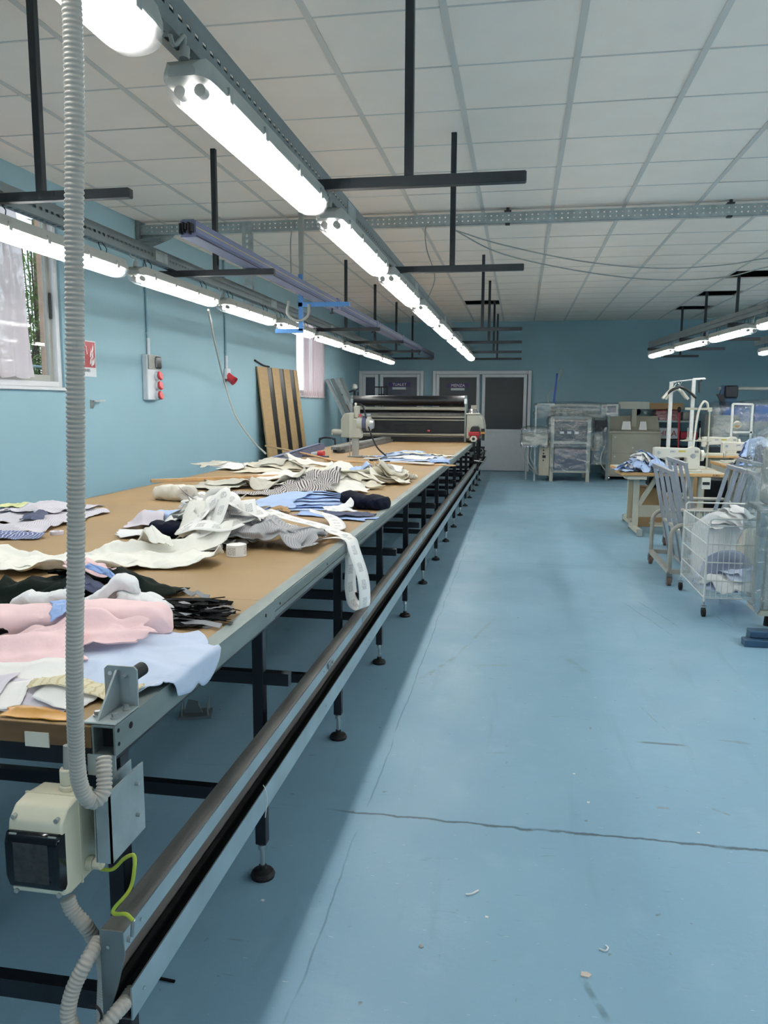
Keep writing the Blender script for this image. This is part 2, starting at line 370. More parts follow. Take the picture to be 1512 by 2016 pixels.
def floor_mat():
    """blue painted concrete: mottled paint, worn scuffs, two hairline cracks and a long joint"""
    m = bpy.data.materials.new('painted_concrete'); m.use_nodes = True; t = m.node_tree; N = t.nodes; L = t.links; b = N['Principled BSDF']
    tc = N.new('ShaderNodeTexCoord'); P = tc.outputs['Object']
    def nz(scale, det=4, vec=P, dist=0):
        n = N.new('ShaderNodeTexNoise'); n.inputs['Scale'].default_value = scale; n.inputs['Detail'].default_value = det; n.inputs['Distortion'].default_value = dist; L.new(vec, n.inputs['Vector']); return n.outputs[0]
    def Mt(op, *a):
        n = N.new('ShaderNodeMath'); n.operation = op; n.use_clamp = False
        for i, q in enumerate(a):
            if isinstance(q, (int, float)): n.inputs[i].default_value = q
            else: L.new(q, n.inputs[i])
        return n.outputs[0]
    def rng(v, a, b_, c=0., d=1.):
        n = N.new('ShaderNodeMapRange'); n.inputs[1].default_value = a; n.inputs[2].default_value = b_; n.inputs[3].default_value = c; n.inputs[4].default_value = d; L.new(v, n.inputs[0]); return n.outputs[0]
    def mix(f, a, b_):
        n = N.new('ShaderNodeMix'); n.data_type = 'RGBA'; L.new(f, n.inputs[0])
        for i, q in ((6, a), (7, b_)):
            if isinstance(q, tuple): n.inputs[i].default_value = q
            else: L.new(q, n.inputs[i])
        return n.outputs[2]
    sp = N.new('ShaderNodeSeparateXYZ'); L.new(P, sp.inputs[0]); X, Y = sp.outputs[0], sp.outputs[1]
    c = mix(rng(nz(.9, 6), .35, .65), _c('82a7bd'), _c('8cb1c6'))
    c = mix(rng(nz(7, 5), .58, .75, 0, .35), c, _c('9cbccd'))
    st = N.new('ShaderNodeMapping'); st.inputs['Scale'].default_value = (7, .8, 1); st.inputs['Rotation'].default_value = (0, 0, .25); L.new(P, st.inputs[0])
    c = mix(rng(nz(1.4, 6, st.outputs[0], .5), .60, .72, 0, .3), c, _c('7696a8'))
    st2 = N.new('ShaderNodeMapping'); st2.inputs['Scale'].default_value = (1, 4, 1); st2.inputs['Rotation'].default_value = (0, 0, .1); L.new(P, st2.inputs[0])
    c = mix(rng(nz(6, 5, st2.outputs[0], .8), .68, .76, 0, .5), c, _c('6d7f83'))
    c = mix(rng(nz(26, 2), .72, .78, 0, .7), c, _c('6f6f68'))
    c = mix(rng(nz(34, 2, st2.outputs[0]), .73, .77, 0, .8), c, _c('c9d3d3'))
    wob = Mt('MULTIPLY', Mt('SUBTRACT', nz(9, 5), .5), .05); wob2 = Mt('MULTIPLY', Mt('SUBTRACT', nz(2.5, 3), .5), .05)
    gap = rng(nz(5, 4), .30, .42)
    cr = Mt('MULTIPLY', rng(Mt('ABSOLUTE', Mt('ADD', Mt('ADD', Mt('SUBTRACT', Y, 2.43), wob), 0)), .0035, .0085, 1, 0), gap)
    c = mix(Mt('MULTIPLY', Mt('MULTIPLY', cr, rng(X, -.62, -.5)), .85), c, _c('3f4f57'))
    cr2 = Mt('MULTIPLY', rng(Mt('ABSOLUTE', Mt('ADD', Mt('SUBTRACT', X, -.478), wob2)), .001, .004, 1, 0), rng(nz(3, 3), .38, .5))
    c = mix(Mt('MULTIPLY', cr2, .55), c, _c('4d6675'))
    cr3 = Mt('MULTIPLY', rng(Mt('ABSOLUTE', Mt('ADD', Mt('SUBTRACT', Y, 6.8), wob2)), .002, .007, 1, 0), gap)
    c = mix(Mt('MULTIPLY', cr3, .5), c, _c('4d6675'))
    def seg(x0, y0, x1, y1, wd, colr, amt):
        a, b_ = atZ(x0, y0, 0), atZ(x1, y1, 0); d = b_-a; ll = d.length; d /= ll
        u = Mt('ADD', Mt('MULTIPLY', Mt('SUBTRACT', X, a.x), d.x), Mt('MULTIPLY', Mt('SUBTRACT', Y, a.y), d.y))
        v = Mt('ADD', Mt('MULTIPLY', Mt('SUBTRACT', X, a.x), -d.y), Mt('MULTIPLY', Mt('SUBTRACT', Y, a.y), d.x))
        v = Mt('ABSOLUTE', Mt('ADD', v, Mt('MULTIPLY', wob2, .8)))
        k = Mt('MULTIPLY', Mt('MULTIPLY', rng(v, wd*.4, wd, 1, 0), rng(u, 0, ll*.15)), rng(u, ll*.8, ll, 1, 0))
        return mix(Mt('MULTIPLY', Mt('MULTIPLY', k, rng(nz(14, 4), .36, .55)), amt), c, _c(colr))
    for q in ((1250, 1461, 1362, 1470, .012, '5a686c', .8), (1258, 1388, 1316, 1442, .006, '7b8f95', .6), (822, 1338, 905, 1290, .016, '7f9496', .7), (900, 1292, 975, 1215, .014, '7f9496', .6), (1140, 1920, 1200, 2016, .012, '5f7880', .7),
              (1225, 1185, 1330, 1255, .006, '5c7f95', .7), (1250, 1180, 1345, 1240, .006, '5c7f95', .7), (1400, 1205, 1450, 1240, .006, '5c7f95', .6), (930, 1310, 1010, 1310, .02, '86a2a8', .6), (1290, 1590, 1320, 1594, .012, '8a8378', .8), (1398, 1590, 1440, 1605, .010, '7d7d76', .7), (1108, 1290, 1160, 1330, .03, '7c9aa3', .6)): c = seg(*q)
    L.new(c, b.inputs['Base Color'])
    L.new(rng(nz(3, 5), .3, .7, .33, .52), b.inputs['Roughness']); b.inputs['Specular IOR Level'].default_value = .35
    bp = N.new('ShaderNodeBump'); bp.inputs['Strength'].default_value = .08; bp.inputs['Distance'].default_value = .01
    L.new(Mt('SUBTRACT', nz(40, 4), Mt('ADD', cr, cr2)), bp.inputs['Height']); L.new(bp.outputs[0], b.inputs['Normal'])
    return m
M['floor'] = floor_mat()
# ================================================================ the room
CEIL, BACK, RIGHT, FRONT = 3.055, 16.57, 7.2, -2.6
def XL(Y): return -3.63+(Y-5.2)*.0225            # the long wall is not quite square to the end wall
def wbox(m, Y0, Y1, d0, d1, z0, z1):
    P = lambda Y, d, z: (XL(Y)+d, Y, z)
    return m.add([P(Y0,d0,z0),P(Y0,d1,z0),P(Y1,d1,z0),P(Y1,d0,z0),P(Y0,d0,z1),P(Y0,d1,z1),P(Y1,d1,z1),P(Y1,d0,z1)],
                 [(3,2,1,0),(4,5,6,7),(0,1,5,4),(1,2,6,5),(2,3,7,6),(3,0,4,7)])
def struct(name, m, k, parent=None, **kw):
    o = m.build(name, k, parent, **kw)
    if parent is None: o['kind'] = 'structure'
    return o
struct('floor', B(-4.2, RIGHT+.3, FRONT-.3, BACK+.3, -.15, 0), M['floor'])
W1 = (4.2, 5.87, 1.485, 2.905); W2 = (12.1, 13.65, 1.50, 2.81)
m = MB(); ytop = CEIL+.5
for a, b in ((FRONT-.3, W1[0]), (W1[1], W2[0]), (W2[1], BACK+.3)): wbox(m, a, b, -.17, 0, 0, ytop)
for a, b, z0, z1 in (W1, W2): wbox(m, a, b, -.17, 0, 0, z0); wbox(m, a, b, -.17, 0, z1, ytop)
struct('wall_left', m, M['wall'])
struct('wall_back', B(-3.9, RIGHT+.3, BACK, BACK+.25, 0, ytop), M['wall'])
struct('wall_right', B(RIGHT, RIGHT+.25, FRONT, BACK, 0, ytop), M['wall'])
FILL_WINDOWS = ((-3.0, .2), (1.6, 5.2)); m = MB()     # two unseen wide windows added behind the camera for fill daylight
for a, b in ((-4.2, FILL_WINDOWS[0][0]), (FILL_WINDOWS[0][1], FILL_WINDOWS[1][0]), (FILL_WINDOWS[1][1], RIGHT+.3)): m.bb(a, b, FRONT-.25, FRONT, 0, ytop)
for a, b in FILL_WINDOWS: m.bb(a, b, FRONT-.25, FRONT, 0, .95).bb(a, b, FRONT-.25, FRONT, 2.6, ytop)
struct('wall_front', m, M['wall'])
for n_, (a, b) in enumerate(FILL_WINDOWS):
    m = MB()
    for q in ((a, a+.05, .95, 2.6), (b-.05, b, .95, 2.6), ((a+b)/2-.03, (a+b)/2+.03, 1.0, 2.55), (a+.05, b-.05, .95, 1.0), (a+.05, b-.05, 2.55, 2.6)): m.bb(q[0], q[1], FRONT-.12, FRONT-.06, q[2], q[3])
    o = struct('window_%d' % (n_+3), m, M['white_pvc']); B(a+.05, b-.05, FRONT-.095, FRONT-.09, 1.0, 2.55).build('pane', M['pane'], o)  # frame and pane of each added fill window, out of view
def portal(c, sx, sy, rot):
    l = bpy.data.lights.new('window_portal', 'AREA'); l.shape = 'RECTANGLE'; l.size = sx; l.size_y = sy; l.cycles.is_portal = True
    o = bpy.data.objects.new('window_portal', l); COL.objects.link(o); o.location = c; o.rotation_euler = rot
for a, b in FILL_WINDOWS: portal(((a+b)/2, FRONT-.2, 1.775), b-a, 1.65, (-math.pi/2, 0, math.pi))
for a, b, z0, z1 in (W1, W2): portal((XL((a+b)/2)-.16, (a+b)/2, (z0+z1)/2), z1-z0, b-a, (0, -math.pi/2, 0))
# ---- suspended ceiling: dark void, bearing runners, and every tile
ceil = struct('ceiling', B(-4.2, RIGHT+.3, FRONT-.3, BACK+.3, ytop, ytop+.12), M['plenum'])
GX, GY, T = -.3708, 3.6245, .6
holes = {(-1,16), (5,18), (5,15), (5,12), (7,18)}
tiles = []
for k in range(-6, 13):
    for j in range(-11, 22):
        x0, x1 = max(GX+T*k, -3.78), min(GX+T*k+T, RIGHT); y0, y1 = max(GY+T*j, FRONT), min(GY+T*j+T, BACK)
        if x1-x0 < .05 or y1-y0 < .05 or (k, j) in holes: continue
        c = ((x0+x1)/2, (y0+y1)/2, CEIL); px, py, dz = topix(c)
        vis = dz > .5 and any(-20 < topix((a, b_, CEIL))[0] < 1532 and topix((a, b_, CEIL))[1] > -20 and topix((a, b_, CEIL))[2] > .2 for a in (x0, x1) for b_ in (y0, y1))
        tiles.append((not vis, dz, x0, x1, y0, y1))
tiles.sort()
cache = {}; rest = MB()
for n_, (hid, dz, x0, x1, y0, y1) in enumerate(tiles):
    if n_ < 300 and not hid:
        key = (round(x1-x0, 3), round(y1-y0, 3))
        if key not in cache:
            a, b_ = key[0]/2-.0025, key[1]/2-.0025
            cache[key] = B(-a, a, -b_, b_, 0, .012).mesh('tile', M['tile'])
        o = bpy.data.objects.new('ceiling_tile', cache[key]); COL.objects.link(o); o.parent = ceil
        o.location = ((x0+x1)/2, (y0+y1)/2, CEIL+random.uniform(0, .0015)); o.rotation_euler = (random.uniform(-.002,.002), random.uniform(-.002,.002), 0)
    else: rest.bb(x0+.0025, x1-.0025, y0+.0025, y1-.0025, CEIL, CEIL+.012)
o = rest.build('ceiling_tile_field', M['tile'], ceil); o['kind'] = 'stuff'
for k in range(-5, 13):
    x = GX+T*k; m = MB().bb(x-.016, x+.016, FRONT, BACK, CEIL-.004, CEIL-.0005).bb(x-.002, x+.002, FRONT, BACK, CEIL, CEIL+.04); m.build('main_runner', M['runner'], ceil)
for j in range(-10, 22):
    y = GY+T*j; B(-3.76, RIGHT, y-.006, y+.006, CEIL-.0022, CEIL+.0).build('cross_tee', M['runner'], ceil)
# ---- windows of the long wall
def window(name, Wd, sash_split, handle):
    y0, y1, z0, z1 = Wd
    m = MB(); f = .045
    for a in ((y0, y0+f, z0, z1), (y1-f, y1, z0, z1), (y0+f, y1-f, z0, z0+f), (y0+f, y1-f, z1-f, z1)): wbox(m, a[0], a[1], -.10, -.02, a[2], a[3])
    o = struct(name, m, M['white_pvc'], None, bevel=.004)
    for a, b, d in sash_split:
        m = MB(); g = .05
        for q in ((a, a+g, z0+f, z1-f), (b-g, b, z0+f, z1-f), (a+g, b-g, z0+f, z0+f+g), (a+g, b-g, z1-f-g, z1-f)): wbox(m, q[0], q[1], d-.018, d+.012, q[2], q[3])
        s = m.build('sash', M['lamp_housing'] if d < -.06 else M['white_pvc'], o, bevel=.003)
        wbox(MB(), a+g-.005, b-g+.005, d-.006, d-.002, z0+f+g-.005, z1-f-g+.005).build('pane', M['pane'], s)
        if handle and b > y1-.2:
            wbox(MB(), b-.032, b-.012, d+.012, d+.028, 2.02, 2.22).build('sash_handle', M['black_plastic'], s, bevel=.003)
    for q in ((y0, y0+.008, z0, z1), (y1-.008, y1, z0, z1)): wbox(MB(), q[0], q[1], -.19, -.10, q[2], q[3]).build('outer_reveal', M['concrete'], o)
    wbox(MB(), y0-.03, y1+.03, -.10, .03, z0-.025, z0).build('window_sill', M['white_pvc'], o, bevel=.003)
    return o
window('window_1', W1, ((4.24, 5.02, -.045), (4.98, 5.83, -.075)), True)
window('window_2', W2, ((12.14, 12.9, -.045), (12.85, 13.61, -.075)), False)
def curtain(name, label, Y0, Y1, z0, z1, mk, slant=0, amp=.02, n=60, per=.09, seed=0, d=.045):
    P = []; t = thing(name, label, 'curtain', (XL((Y0+Y1)/2)+d, (Y0+Y1)/2, z0))
    for i in range(n+1):
        u = i/n; row = []
        for k in range(17):
            v = k/16; Y = Y0+(Y1-Y0)*u+slant*(1-v)*u+.012*noise.noise((u*9, v*2, seed))
            row.append((XL(Y)+d+amp*math.sin(Y/per*6.283+1.5*noise.noise((u*4, v*1.5, seed+3)))*(.6+.5*noise.noise((u*7, v, seed+8))), Y, z0+(z1-z0)*v+(.008*math.sin(u*40) if k == 0 else 0)))
        P.append(row)
    MB().grid(P).build('curtain_cloth', mk, t, True, smooth=180)
    MB().cyl((XL(Y0)+d, Y0-.05, z1+.005), (XL(Y1)+d, Y1+.02, z1+.005), .008).build('curtain_rod', M['white_pvc'], t, True, smooth=40)
curtain('window_curtain', 'white sheer curtain drawn across the near window', 4.05, 5.27, 1.545, 2.86, M['curtain'], .16, .028, per=.16, seed=2)
curtain('window_curtain', 'pinkish sheer curtain hanging in the far window', 12.36, 13.62, 1.47, 2.80, M['curtain_pink'], 0, .018, 90, per=.12, seed=5, d=.03)
# ---- what the near window looks out on
struct('ground_outside', B(-30, -4.3, -8, 26, -.25, -.05), M['ground'])
t = thing('porch_railing', 'thin white metal railing outside the near window', 'railing', (-5.1, 5, 0))
for z in (1.55, 1.75): MB().cyl((-5.1, 3, z), (-5.1, 12, z), .012, 8).build('rail', M['white_pvc'], t, True)
for y in (3, 6, 9, 12): MB().cyl((-5.1, y, -.05), (-5.1, y, 1.75), .015, 8).build('post', M['white_pvc'], t, True)
def shrub(cx, cy, h, rad, n, mk, label, seed):
    rnd = random.Random(seed); t = thing('oleander_shrub', label, 'shrub', (cx, cy, -.05), 0, 'shrubs outside the near window')
    lf = MB(); st = MB()
    for s in range(14):
        a = rnd.uniform(0, 6.28); r = rad*rnd.uniform(.2, .9); tip = Vector((cx+r*math.cos(a), cy+r*math.sin(a), h*rnd.uniform(.75, 1.0)))
        p = smooth_path([(cx, cy, -.05), (cx+.4*r*math.cos(a), cy+.4*r*math.sin(a), h*.45), tip], 6); st.tube(p, .012, 5)
        for q in range(n//14):
            f = rnd.uniform(.25, 1.0); b = p[min(int(f*(len(p)-1)), len(p)-1)]+Vector((rnd.gauss(0,.05), rnd.gauss(0,.05), rnd.gauss(0,.05)))
            d = Vector((rnd.gauss(0,1), rnd.gauss(0,1), rnd.gauss(.5,.6))).normalized(); L_ = rnd.uniform(.10, .2); wd = d.cross(Vector((0,0,1))).normalized()*.012*rnd.uniform(.8, 1.4)
            e = b+d*L_+Vector((0,0,-.02)); mid = b+d*L_*.5
            lf.add([b, mid+wd, e, mid-wd], [(0,1,2,3)])
    st.build('stem', M['bark'], t, True); o = lf.build('foliage', mk, t, True); o['kind'] = 'stuff'
shrub(-6.1, 9.35, 4.0, .9, 1900, M['leaf'], 'tall green shrub with long narrow leaves outside the near window', 1)
shrub(-5.75, 8.2, 2.7, .55, 1500, M['leaf_pale'], 'pale green shrub outside the window beside the taller one', 2)
shrub(-7.6, 11.6, 4.6, 1.2, 1900, M['leaf'], 'dark shrub standing furthest back outside the near window', 3)
# ---- doors of the end wall
def door(name, x0, x1, panes, ztop, low, sign, glass):
    y = BACK-.075; m = MB(); f = .07
    for a in ((x0, x0+f, 0, ztop), (x1-f, x1, 0, ztop), (x0+f, x1-f, ztop-f, ztop)): m.bb(a[0], a[1], y, BACK, a[2], a[3])
    o = struct(name, m, M['white_pvc'], None, bevel=.008)
    for q, (a, b, zb) in enumerate(panes):
        g = .065; L_ = MB()
        for r in ((a-g, a, .01, ztop-f-.005), (b, b+g, .01, ztop-f-.005), (a, b, ztop-f-g, ztop-f-.005), (a, b, .01, .09), (a, b, zb-.06, zb)): L_.bb(r[0], r[1], y+.015, y+.06, r[2], r[3])
        lf = L_.build('door_leaf', M['white_pvc'], o, bevel=.006)
        B(a-.005, b+.005, y+.035, y+.045, zb-.005, ztop-f-g+.005).build('pane', M[glass[q]], lf)
        B(a-.005, b+.005, y+.03, y+.05, .085, zb-.055).build('lower_panel', M['white_pvc'], lf)
        if q == sign[1]:
            sx, sz, sw, sh = sign[2:]
            pl = B(sx-sw/2, sx+sw/2, y+.027, y+.034, sz-sh/2, sz+sh/2).build('name_sign', M['purple_sign'], lf)
            text('sign_lettering', sign[0], .085, M['text_white'], pl, (sx, y+.026, sz-.002), (1,0,0), (0,0,1)).location = (0,0,0)
            B(sx-sw*.32, sx+sw*.3, y+.028, y+.034, sz-sh/2-.055, sz-sh/2-.008).build('paper_label', M['label_white'], lf)
            MB().cyl((b+.03, y+.015, 1.0), (b+.03, y-.02, 1.0), .01, 10).bar((b+.03, y-.02, 1.0), (b-.06, y-.02, 1.0), .014).build('door_handle', M['steel'], lf)
    return o
door('door_1', -3.375, -2.0, ((-3.235, -3.035, .87), (-2.86, -2.145, .87)), 2.07, .87, ('TUALET', 1, -2.515, 1.785, .46, .095), ('door_glass_blue', 'door_glass_blue'))
door('door_2', -1.81, .215, ((-1.67, -.9, .87), (-.72, .06, .87)), 2.065, .87, ('MENZA', 0, -1.284, 1.765, .46, .09), ('dark_glass', 'dark_glass'))
# ================================================================ lamps, trunking, hangers
ORD = ['first', 'second', 'third', 'fourth', 'fifth', 'sixth', 'seventh', 'eighth', 'ninth', 'tenth', 'eleventh']
LL = 1.30
def make_lamp(label):
    """weatherproof twin-tube batten, length along +Y, underside at z = 0"""
    t = thing('fluorescent_lamp', label, 'lamp')
    def ring(y, w, zt, zb, n=10, lower=False):
        if lower:
            return [Vector((w*math.cos(math.pi+math.pi*k/n), y, zb+(zt-zb)*(1-abs(math.sin(math.pi*k/n))**.55))) for k in range(n+1)]
        return [Vector((w*.98, y, .052)), Vector((w*1.04, y, .056)), Vector((w*1.04, y, .066)), Vector((w*.86, y, zt)), Vector((-w*.86, y, zt)), Vector((-w*1.04, y, .066)), Vector((-w*1.04, y, .056)), Vector((-w*.98, y, .052))]
    W = .062; e = [(0, .55), (.012, .8), (.035, .97), (.07, 1), (LL-.07, 1), (LL-.035, .97), (LL-.012, .8), (LL, .55)]
    MB().loft([ring(y, W*s, .066+.038*min(1, s*s), 0) for y, s in e]).build('housing', M['lamp_housing'], t, smooth=35)
    P = [ring(y, W*s, .055, .055*(1-min(1, s**1.5)), lower=True) for y, s in e]
    c = MB().grid(P); c.build('cover', M['cover'], t, smooth=60)
    for s in (-1, 1):
        x = s*.027
        MB().cyl((x, .075, .034), (x, LL-.075, .034), .0135, 12).build('tube', M['tube_light'], t, smooth=60)
        for y in (.045, LL-.075): MB().cyl((x, y, .034), (x, y+.03, .034), .0155, 12).build('lamp_holder', M['grey_plastic'], t, smooth=40)
    for s in (-1, 1):
        for y in (.16, .46, .84, LL-.16): MB().bb(s*.066-.004, s*.066+.004, y-.012, y+.012, .038, .075).build('clip', M['grey_plastic'], t)
    return t
def hook(t, y, z0, z1, dx=0.):
    m = MB()
    for s in (-1, 1): m.tube([(s*.016, y, z0), (s*.018, y+.004, (z0+z1)/2), (dx+s*.012, y, z1)], .0028, 5)
    m.build('hanger_hook', M['black_metal'], t)
def cable(t, z1, dx=0.):
    MB().cyl((0, .02, .098), (0, .028, .128), .013, 10).build('cable_gland', M['grey_plastic'], t, smooth=40)
    MB().tube(smooth_path([(0, .024, .125), (.004, .015, .15), (dx*.6, -.01, z1-.02), (dx, -.02, z1+.02)], 5), .0055, 7).build('lamp_cable', M['grey_plastic'], t, smooth=60)
proto = make_lamp('')
def lamp_row(n, p0, ang, zb, pitch, trunk_z, dx, names, group):
    global proto
    d = Vector((-math.sin(ang), math.cos(ang), 0))
    for k in range(n):
        lab = names(k); t = proto if proto is not None else None
        if t is None: t = copy_thing(LAMP0, (0,0,0))
        else: globals()['LAMP0_used'] = True
        t['label'] = lab; t['group'] = group
        p = Vector(p0)+d*pitch*k; t.location = (p.x, p.y, zb); t.rotation_euler = (random.uniform(-.004,.004), random.uniform(-.02,.02), ang)
        if proto is not None:
            globals()['LAMP0'] = proto; proto = None
        else: pass
        EXTRA.append((t, trunk_z-zb, dx))
EXTRA = []
lamp_row(9, (-.845, .45, 0), 0, 2.11, 1.5, 2.25, -.02, lambda k: 'twin tube lamp above the table edge, '+ORD[k]+' from the camera end of that row', 'lamps above the near table edge')
lamp_row(9, (-2.37, 1.75, 0), 0, 2.10, 1.455, 2.275, -.02, lambda k: 'twin tube lamp beside the long blue wall, '+ORD[k]+' from the camera end of that row', 'lamps along the blue wall')
r3 = math.atan2(.36, 5.0)
lamp_row(9, (2.93, -.4, 0), r3, 2.09, 1.5, 2.25, 0, lambda k: 'twin tube lamp over the sewing tables, '+ORD[8-k]+' from the end wall', 'lamps over the sewing tables')
lamp_row(8, (4.27, .6, 0), r3, 2.09, 1.5, 2.25, 0, lambda k: 'twin tube lamp in the outermost row past the sewing tables, '+ORD[7-k]+' from the end wall', 'lamps in the outermost row')
lamp_row(9, (5.75, .6, 0), r3, 2.09, 1.5, 2.25, 0, lambda k: 'unseen twin tube lamp added beside the side wall, '+ORD[8-k]+' from the end wall', 'unseen lamps added beside the side wall')  # out-of-view row added to brighten the end wall, right side and ceiling
for t, z1, dx in EXTRA:
    hook(t, .2, .1, z1, dx); hook(t, LL-.2, .1, z1, dx); cable(t, z1, dx)
def trunking(label, p0, p1, z0, h, w, sec=2.4):
    p0, p1 = Vector(p0), Vector(p1); d = (p1-p0).normalized(); L_ = (p1-p0).length; x = Vector((d.y, -d.x, 0))
    t = thing('lighting_trunking', label, 'cable tray', (p0.x, p0.y, z0)); n = max(1, round(L_/sec)); s = L_/n
    for k in range(n):
        a = p0+d*(s*k+.001); nu = int((s-.002)/.05); du = d*((s-.002)/nu); m = MB()
        for sg in (1, -1):
            o = a+x*(sg*w/2)+Vector((0,0,z0))
            m.plate(o+Vector((0,0,h*.22)), du, Vector((0,0,h*.5)), nu, 1, .5, .3)
            m.add([o, o+du*nu, o+du*nu+Vector((0,0,h*.22)), o+Vector((0,0,h*.22))], [(0,1,2,3)])
            m.add([o+Vector((0,0,h*.72)), o+du*nu+Vector((0,0,h*.72)), o+du*nu+Vector((0,0,h)), o+Vector((0,0,h))], [(0,1,2,3)])
            i = o+Vector((0,0,h))-x*(sg*.014); m.add([o+Vector((0,0,h)), o+du*nu+Vector((0,0,h)), i+du*nu, i], [(0,1,2,3)])
        m.plate(a-x*(w/2)+Vector((0,0,z0)), du, x*w, nu, 1, .5, .3)
        m.build('trunking_length', M['galv_dark'], t, True, solid=.0016)
        if k:
            c = p0+d*(s*k); R = Matrix((x, d, Vector((0,0,1)))).transposed()
            MB().box(c+Vector((0,0,z0+h*.5))+x*(w/2+.003), (.004, .18, h*.75), R).build('joint_plate', M['galv'], t, True)
    return t
trunking('perforated galvanised cable tray above the near table edge', (-.878, -1.0, 0), (-.878, 13.85, 0), 2.252, .095, .06)
trunking('perforated galvanised cable tray running beside the blue wall', (-2.40, .2, 0), (-2.40, 14.75, 0), 2.275, .09, .06)
d3 = Vector((-math.sin(r3), math.cos(r3), 0))
a3 = Vector((2.93, -.4, 0))-d3*.4; trunking('perforated cable tray over the sewing tables', a3, a3+d3*13.8, 2.255, .09, .06)
a4 = Vector((4.27, .6, 0))-d3*.4; trunking('perforated cable tray in the outermost lamp row', a4, a4+d3*12.4, 2.255, .09, .06)
a5 = Vector((5.75, .6, 0))-d3*.4; trunking('perforated cable tray of the added unseen lamps beside the side wall', a5, a5+d3*13.9, 2.255, .09, .06)  # tray that goes with the added out-of-view lamps
# ---- black T-shaped hangers
def tee(label, xp, y, xa, xb, z, group, top=CEIL+.05):
    t = thing('tee_hanger', label, 'hanger', (xp, y, z), 0, group)
    B(xp-.017, xp+.017, y-.017, y+.017, z+.02, top).build('pole', M['hanger_metal'], t, True, bevel=.002)
    B(xa, xb, y-.02, y+.02, z-.02, z+.02).build('crossbar', M['hanger_metal'], t, True, bevel=.002)
    for x in (xa, xb): B(x-.003 if x == xa else x-.001, x+.001 if x == xa else x+.003, y-.017, y+.017, z-.017, z+.017).build('end_cap', M['black_plastic'], t, True)
    return t
for k, y in enumerate((3.2, 5.21, 9.3, 11.21, 13.25, 15.2)):
    tee('black steel T hanger over the aisle edge of the table, '+ORD[k]+' from the camera', -.455, y, -.87, -.003, 2.228, 'hangers over the aisle edge')
for k, y in enumerate((3.27, 5.28, 9.39, 11.31, 13.28, 15.3)):
    tee('black steel T hanger between the blue rail and blue wall, '+ORD[k]+' from the camera', -2.08, y, -2.59, -1.665, 2.25, 'hangers beside the blue wall')
for k, y in enumerate((7.2, 9.2, 11.1, 12.9, 14.72)):
    c = a3+d3*((min(y, 13.0)-a3.y)/d3.y); tee('black steel T hanger over the sewing tables, '+ORD[4-k]+' from the end wall', 2.745, y, c.x-.05 if y < 13.2 else 2.45, 3.05, 2.232, 'hangers over the sewing tables', CEIL+(.5 if k > 1 else .05))
# ---- perforated cross beam with its wall bracket and drop strut
t = thing('perforated_beam', 'galvanised perforated beam crossing the room under the ceiling', 'beam', (0, 7.2, 2.93))
yb = 7.17; z0, z1 = 2.93, 3.02; xa, xb = XL(7.2)+.01, RIGHT-.05; nu = int((xb-xa)/.05)
m = MB().plate((xa, yb, z0+.008), ((xb-xa)/nu, 0, 0), (0, 0, (z1-z0-.016)/2), nu, 2, .26, .32)
for a in (z0, z1-.008): m.bb(xa, xb, yb-.001, yb+.0, a, a+.008)
m.bb(xa, xb, yb, yb+.05, z0, z0+.003).bb(xa, xb, yb, yb+.05, z1-.003, z1)
m.build('perforated_channel', M['galv'], t, True)
for x in (-.152, 1.672, 3.6):
    MB().bb(x-.03, x+.03, yb-.02, yb+.06, z1, z1+.012).bb(x-.012, x+.012, yb-.015, yb+.01, z1+.01, CEIL).build('beam_clamp', M['hanger_metal'], t, True)
    B(x-.02, x+.02, yb-.004, yb+.05, z0-.012, z0).build('clamp_foot', M['hanger_metal'], t, True)
MB().bb(xa-.005, xa+.012, yb-.06, yb+.08, z0-.05, z1+.03).build('wall_plate', M['galv_dark'], t, True)
MB().prism([(0,0), (.34,0), (.30,-.04), (.03,-.13), (0,-.13)], (xa+.0, yb+.03, z0), (1,0,0), (0,0,1), (0,.006,0)).build('gusset', M['galv'], t, True)
MB().bb(xa, xa+.22, yb-.02, yb+.02, z0-.06, z0-.035).build('bracket_arm', M['galv_dark'], t, True)
sx = atY(487, 500, yb).x
m = MB().plate((sx-.045, yb-.004, 2.22), (.09, 0, 0), (0, 0, .05), 1, 16, .2, .5); m.bb(sx-.047, sx-.043, yb-.004, yb+.04, 2.22, z1).bb(sx+.043, sx+.047, yb-.004, yb+.04, 2.22, z1)
tag(m.build('perforated_strut', M['galv'], None), 'upright perforated strut dropping from the cross beam to the wall tray', 'strut')
# ---- blue conductor rail over the table
t = thing('conductor_rail', 'blue aluminium conductor rail hung over the cutting table', 'rail', (-1.80, 4.25, 2.272))
prof = [(-.045,0), (.045,0), (.045,.012), (.036,.02), (.045,.028), (.045,.088), (.03,.095), (-.03,.095), (-.045,.088), (-.045,.028), (-.036,.02), (-.045,.012)]
ys = [4.25, 7.6, 9.6, 11.6, 13.7, 15.45]
def rx(y): return -1.83+(y-4.25)*.010
for a, b in zip(ys, ys[1:]):
    MB().prism(prof, (rx(a), a, 2.272), (1,0,0), (0,0,1), (rx(b)-rx(a), b-a-.004, 0)).build('rail_length', M['busbar'], t, True)
    MB().prism([(.0455,.052), (.0465,.052), (.0465,.055), (.0455,.055)], (rx(a), a, 2.272), (1,0,0), (0,0,1), (rx(b)-rx(a), b-a-.004, 0)).build('marking_line', M['yellow'], t, True)
    MB().prism([(.0452,.004), (.0462,.004), (.0462,.010), (.0452,.010)], (rx(a), a, 2.272), (1,0,0), (0,0,1), (rx(b)-rx(a), b-a-.004, 0)).build('slot_line', M['rubber'], t, True)
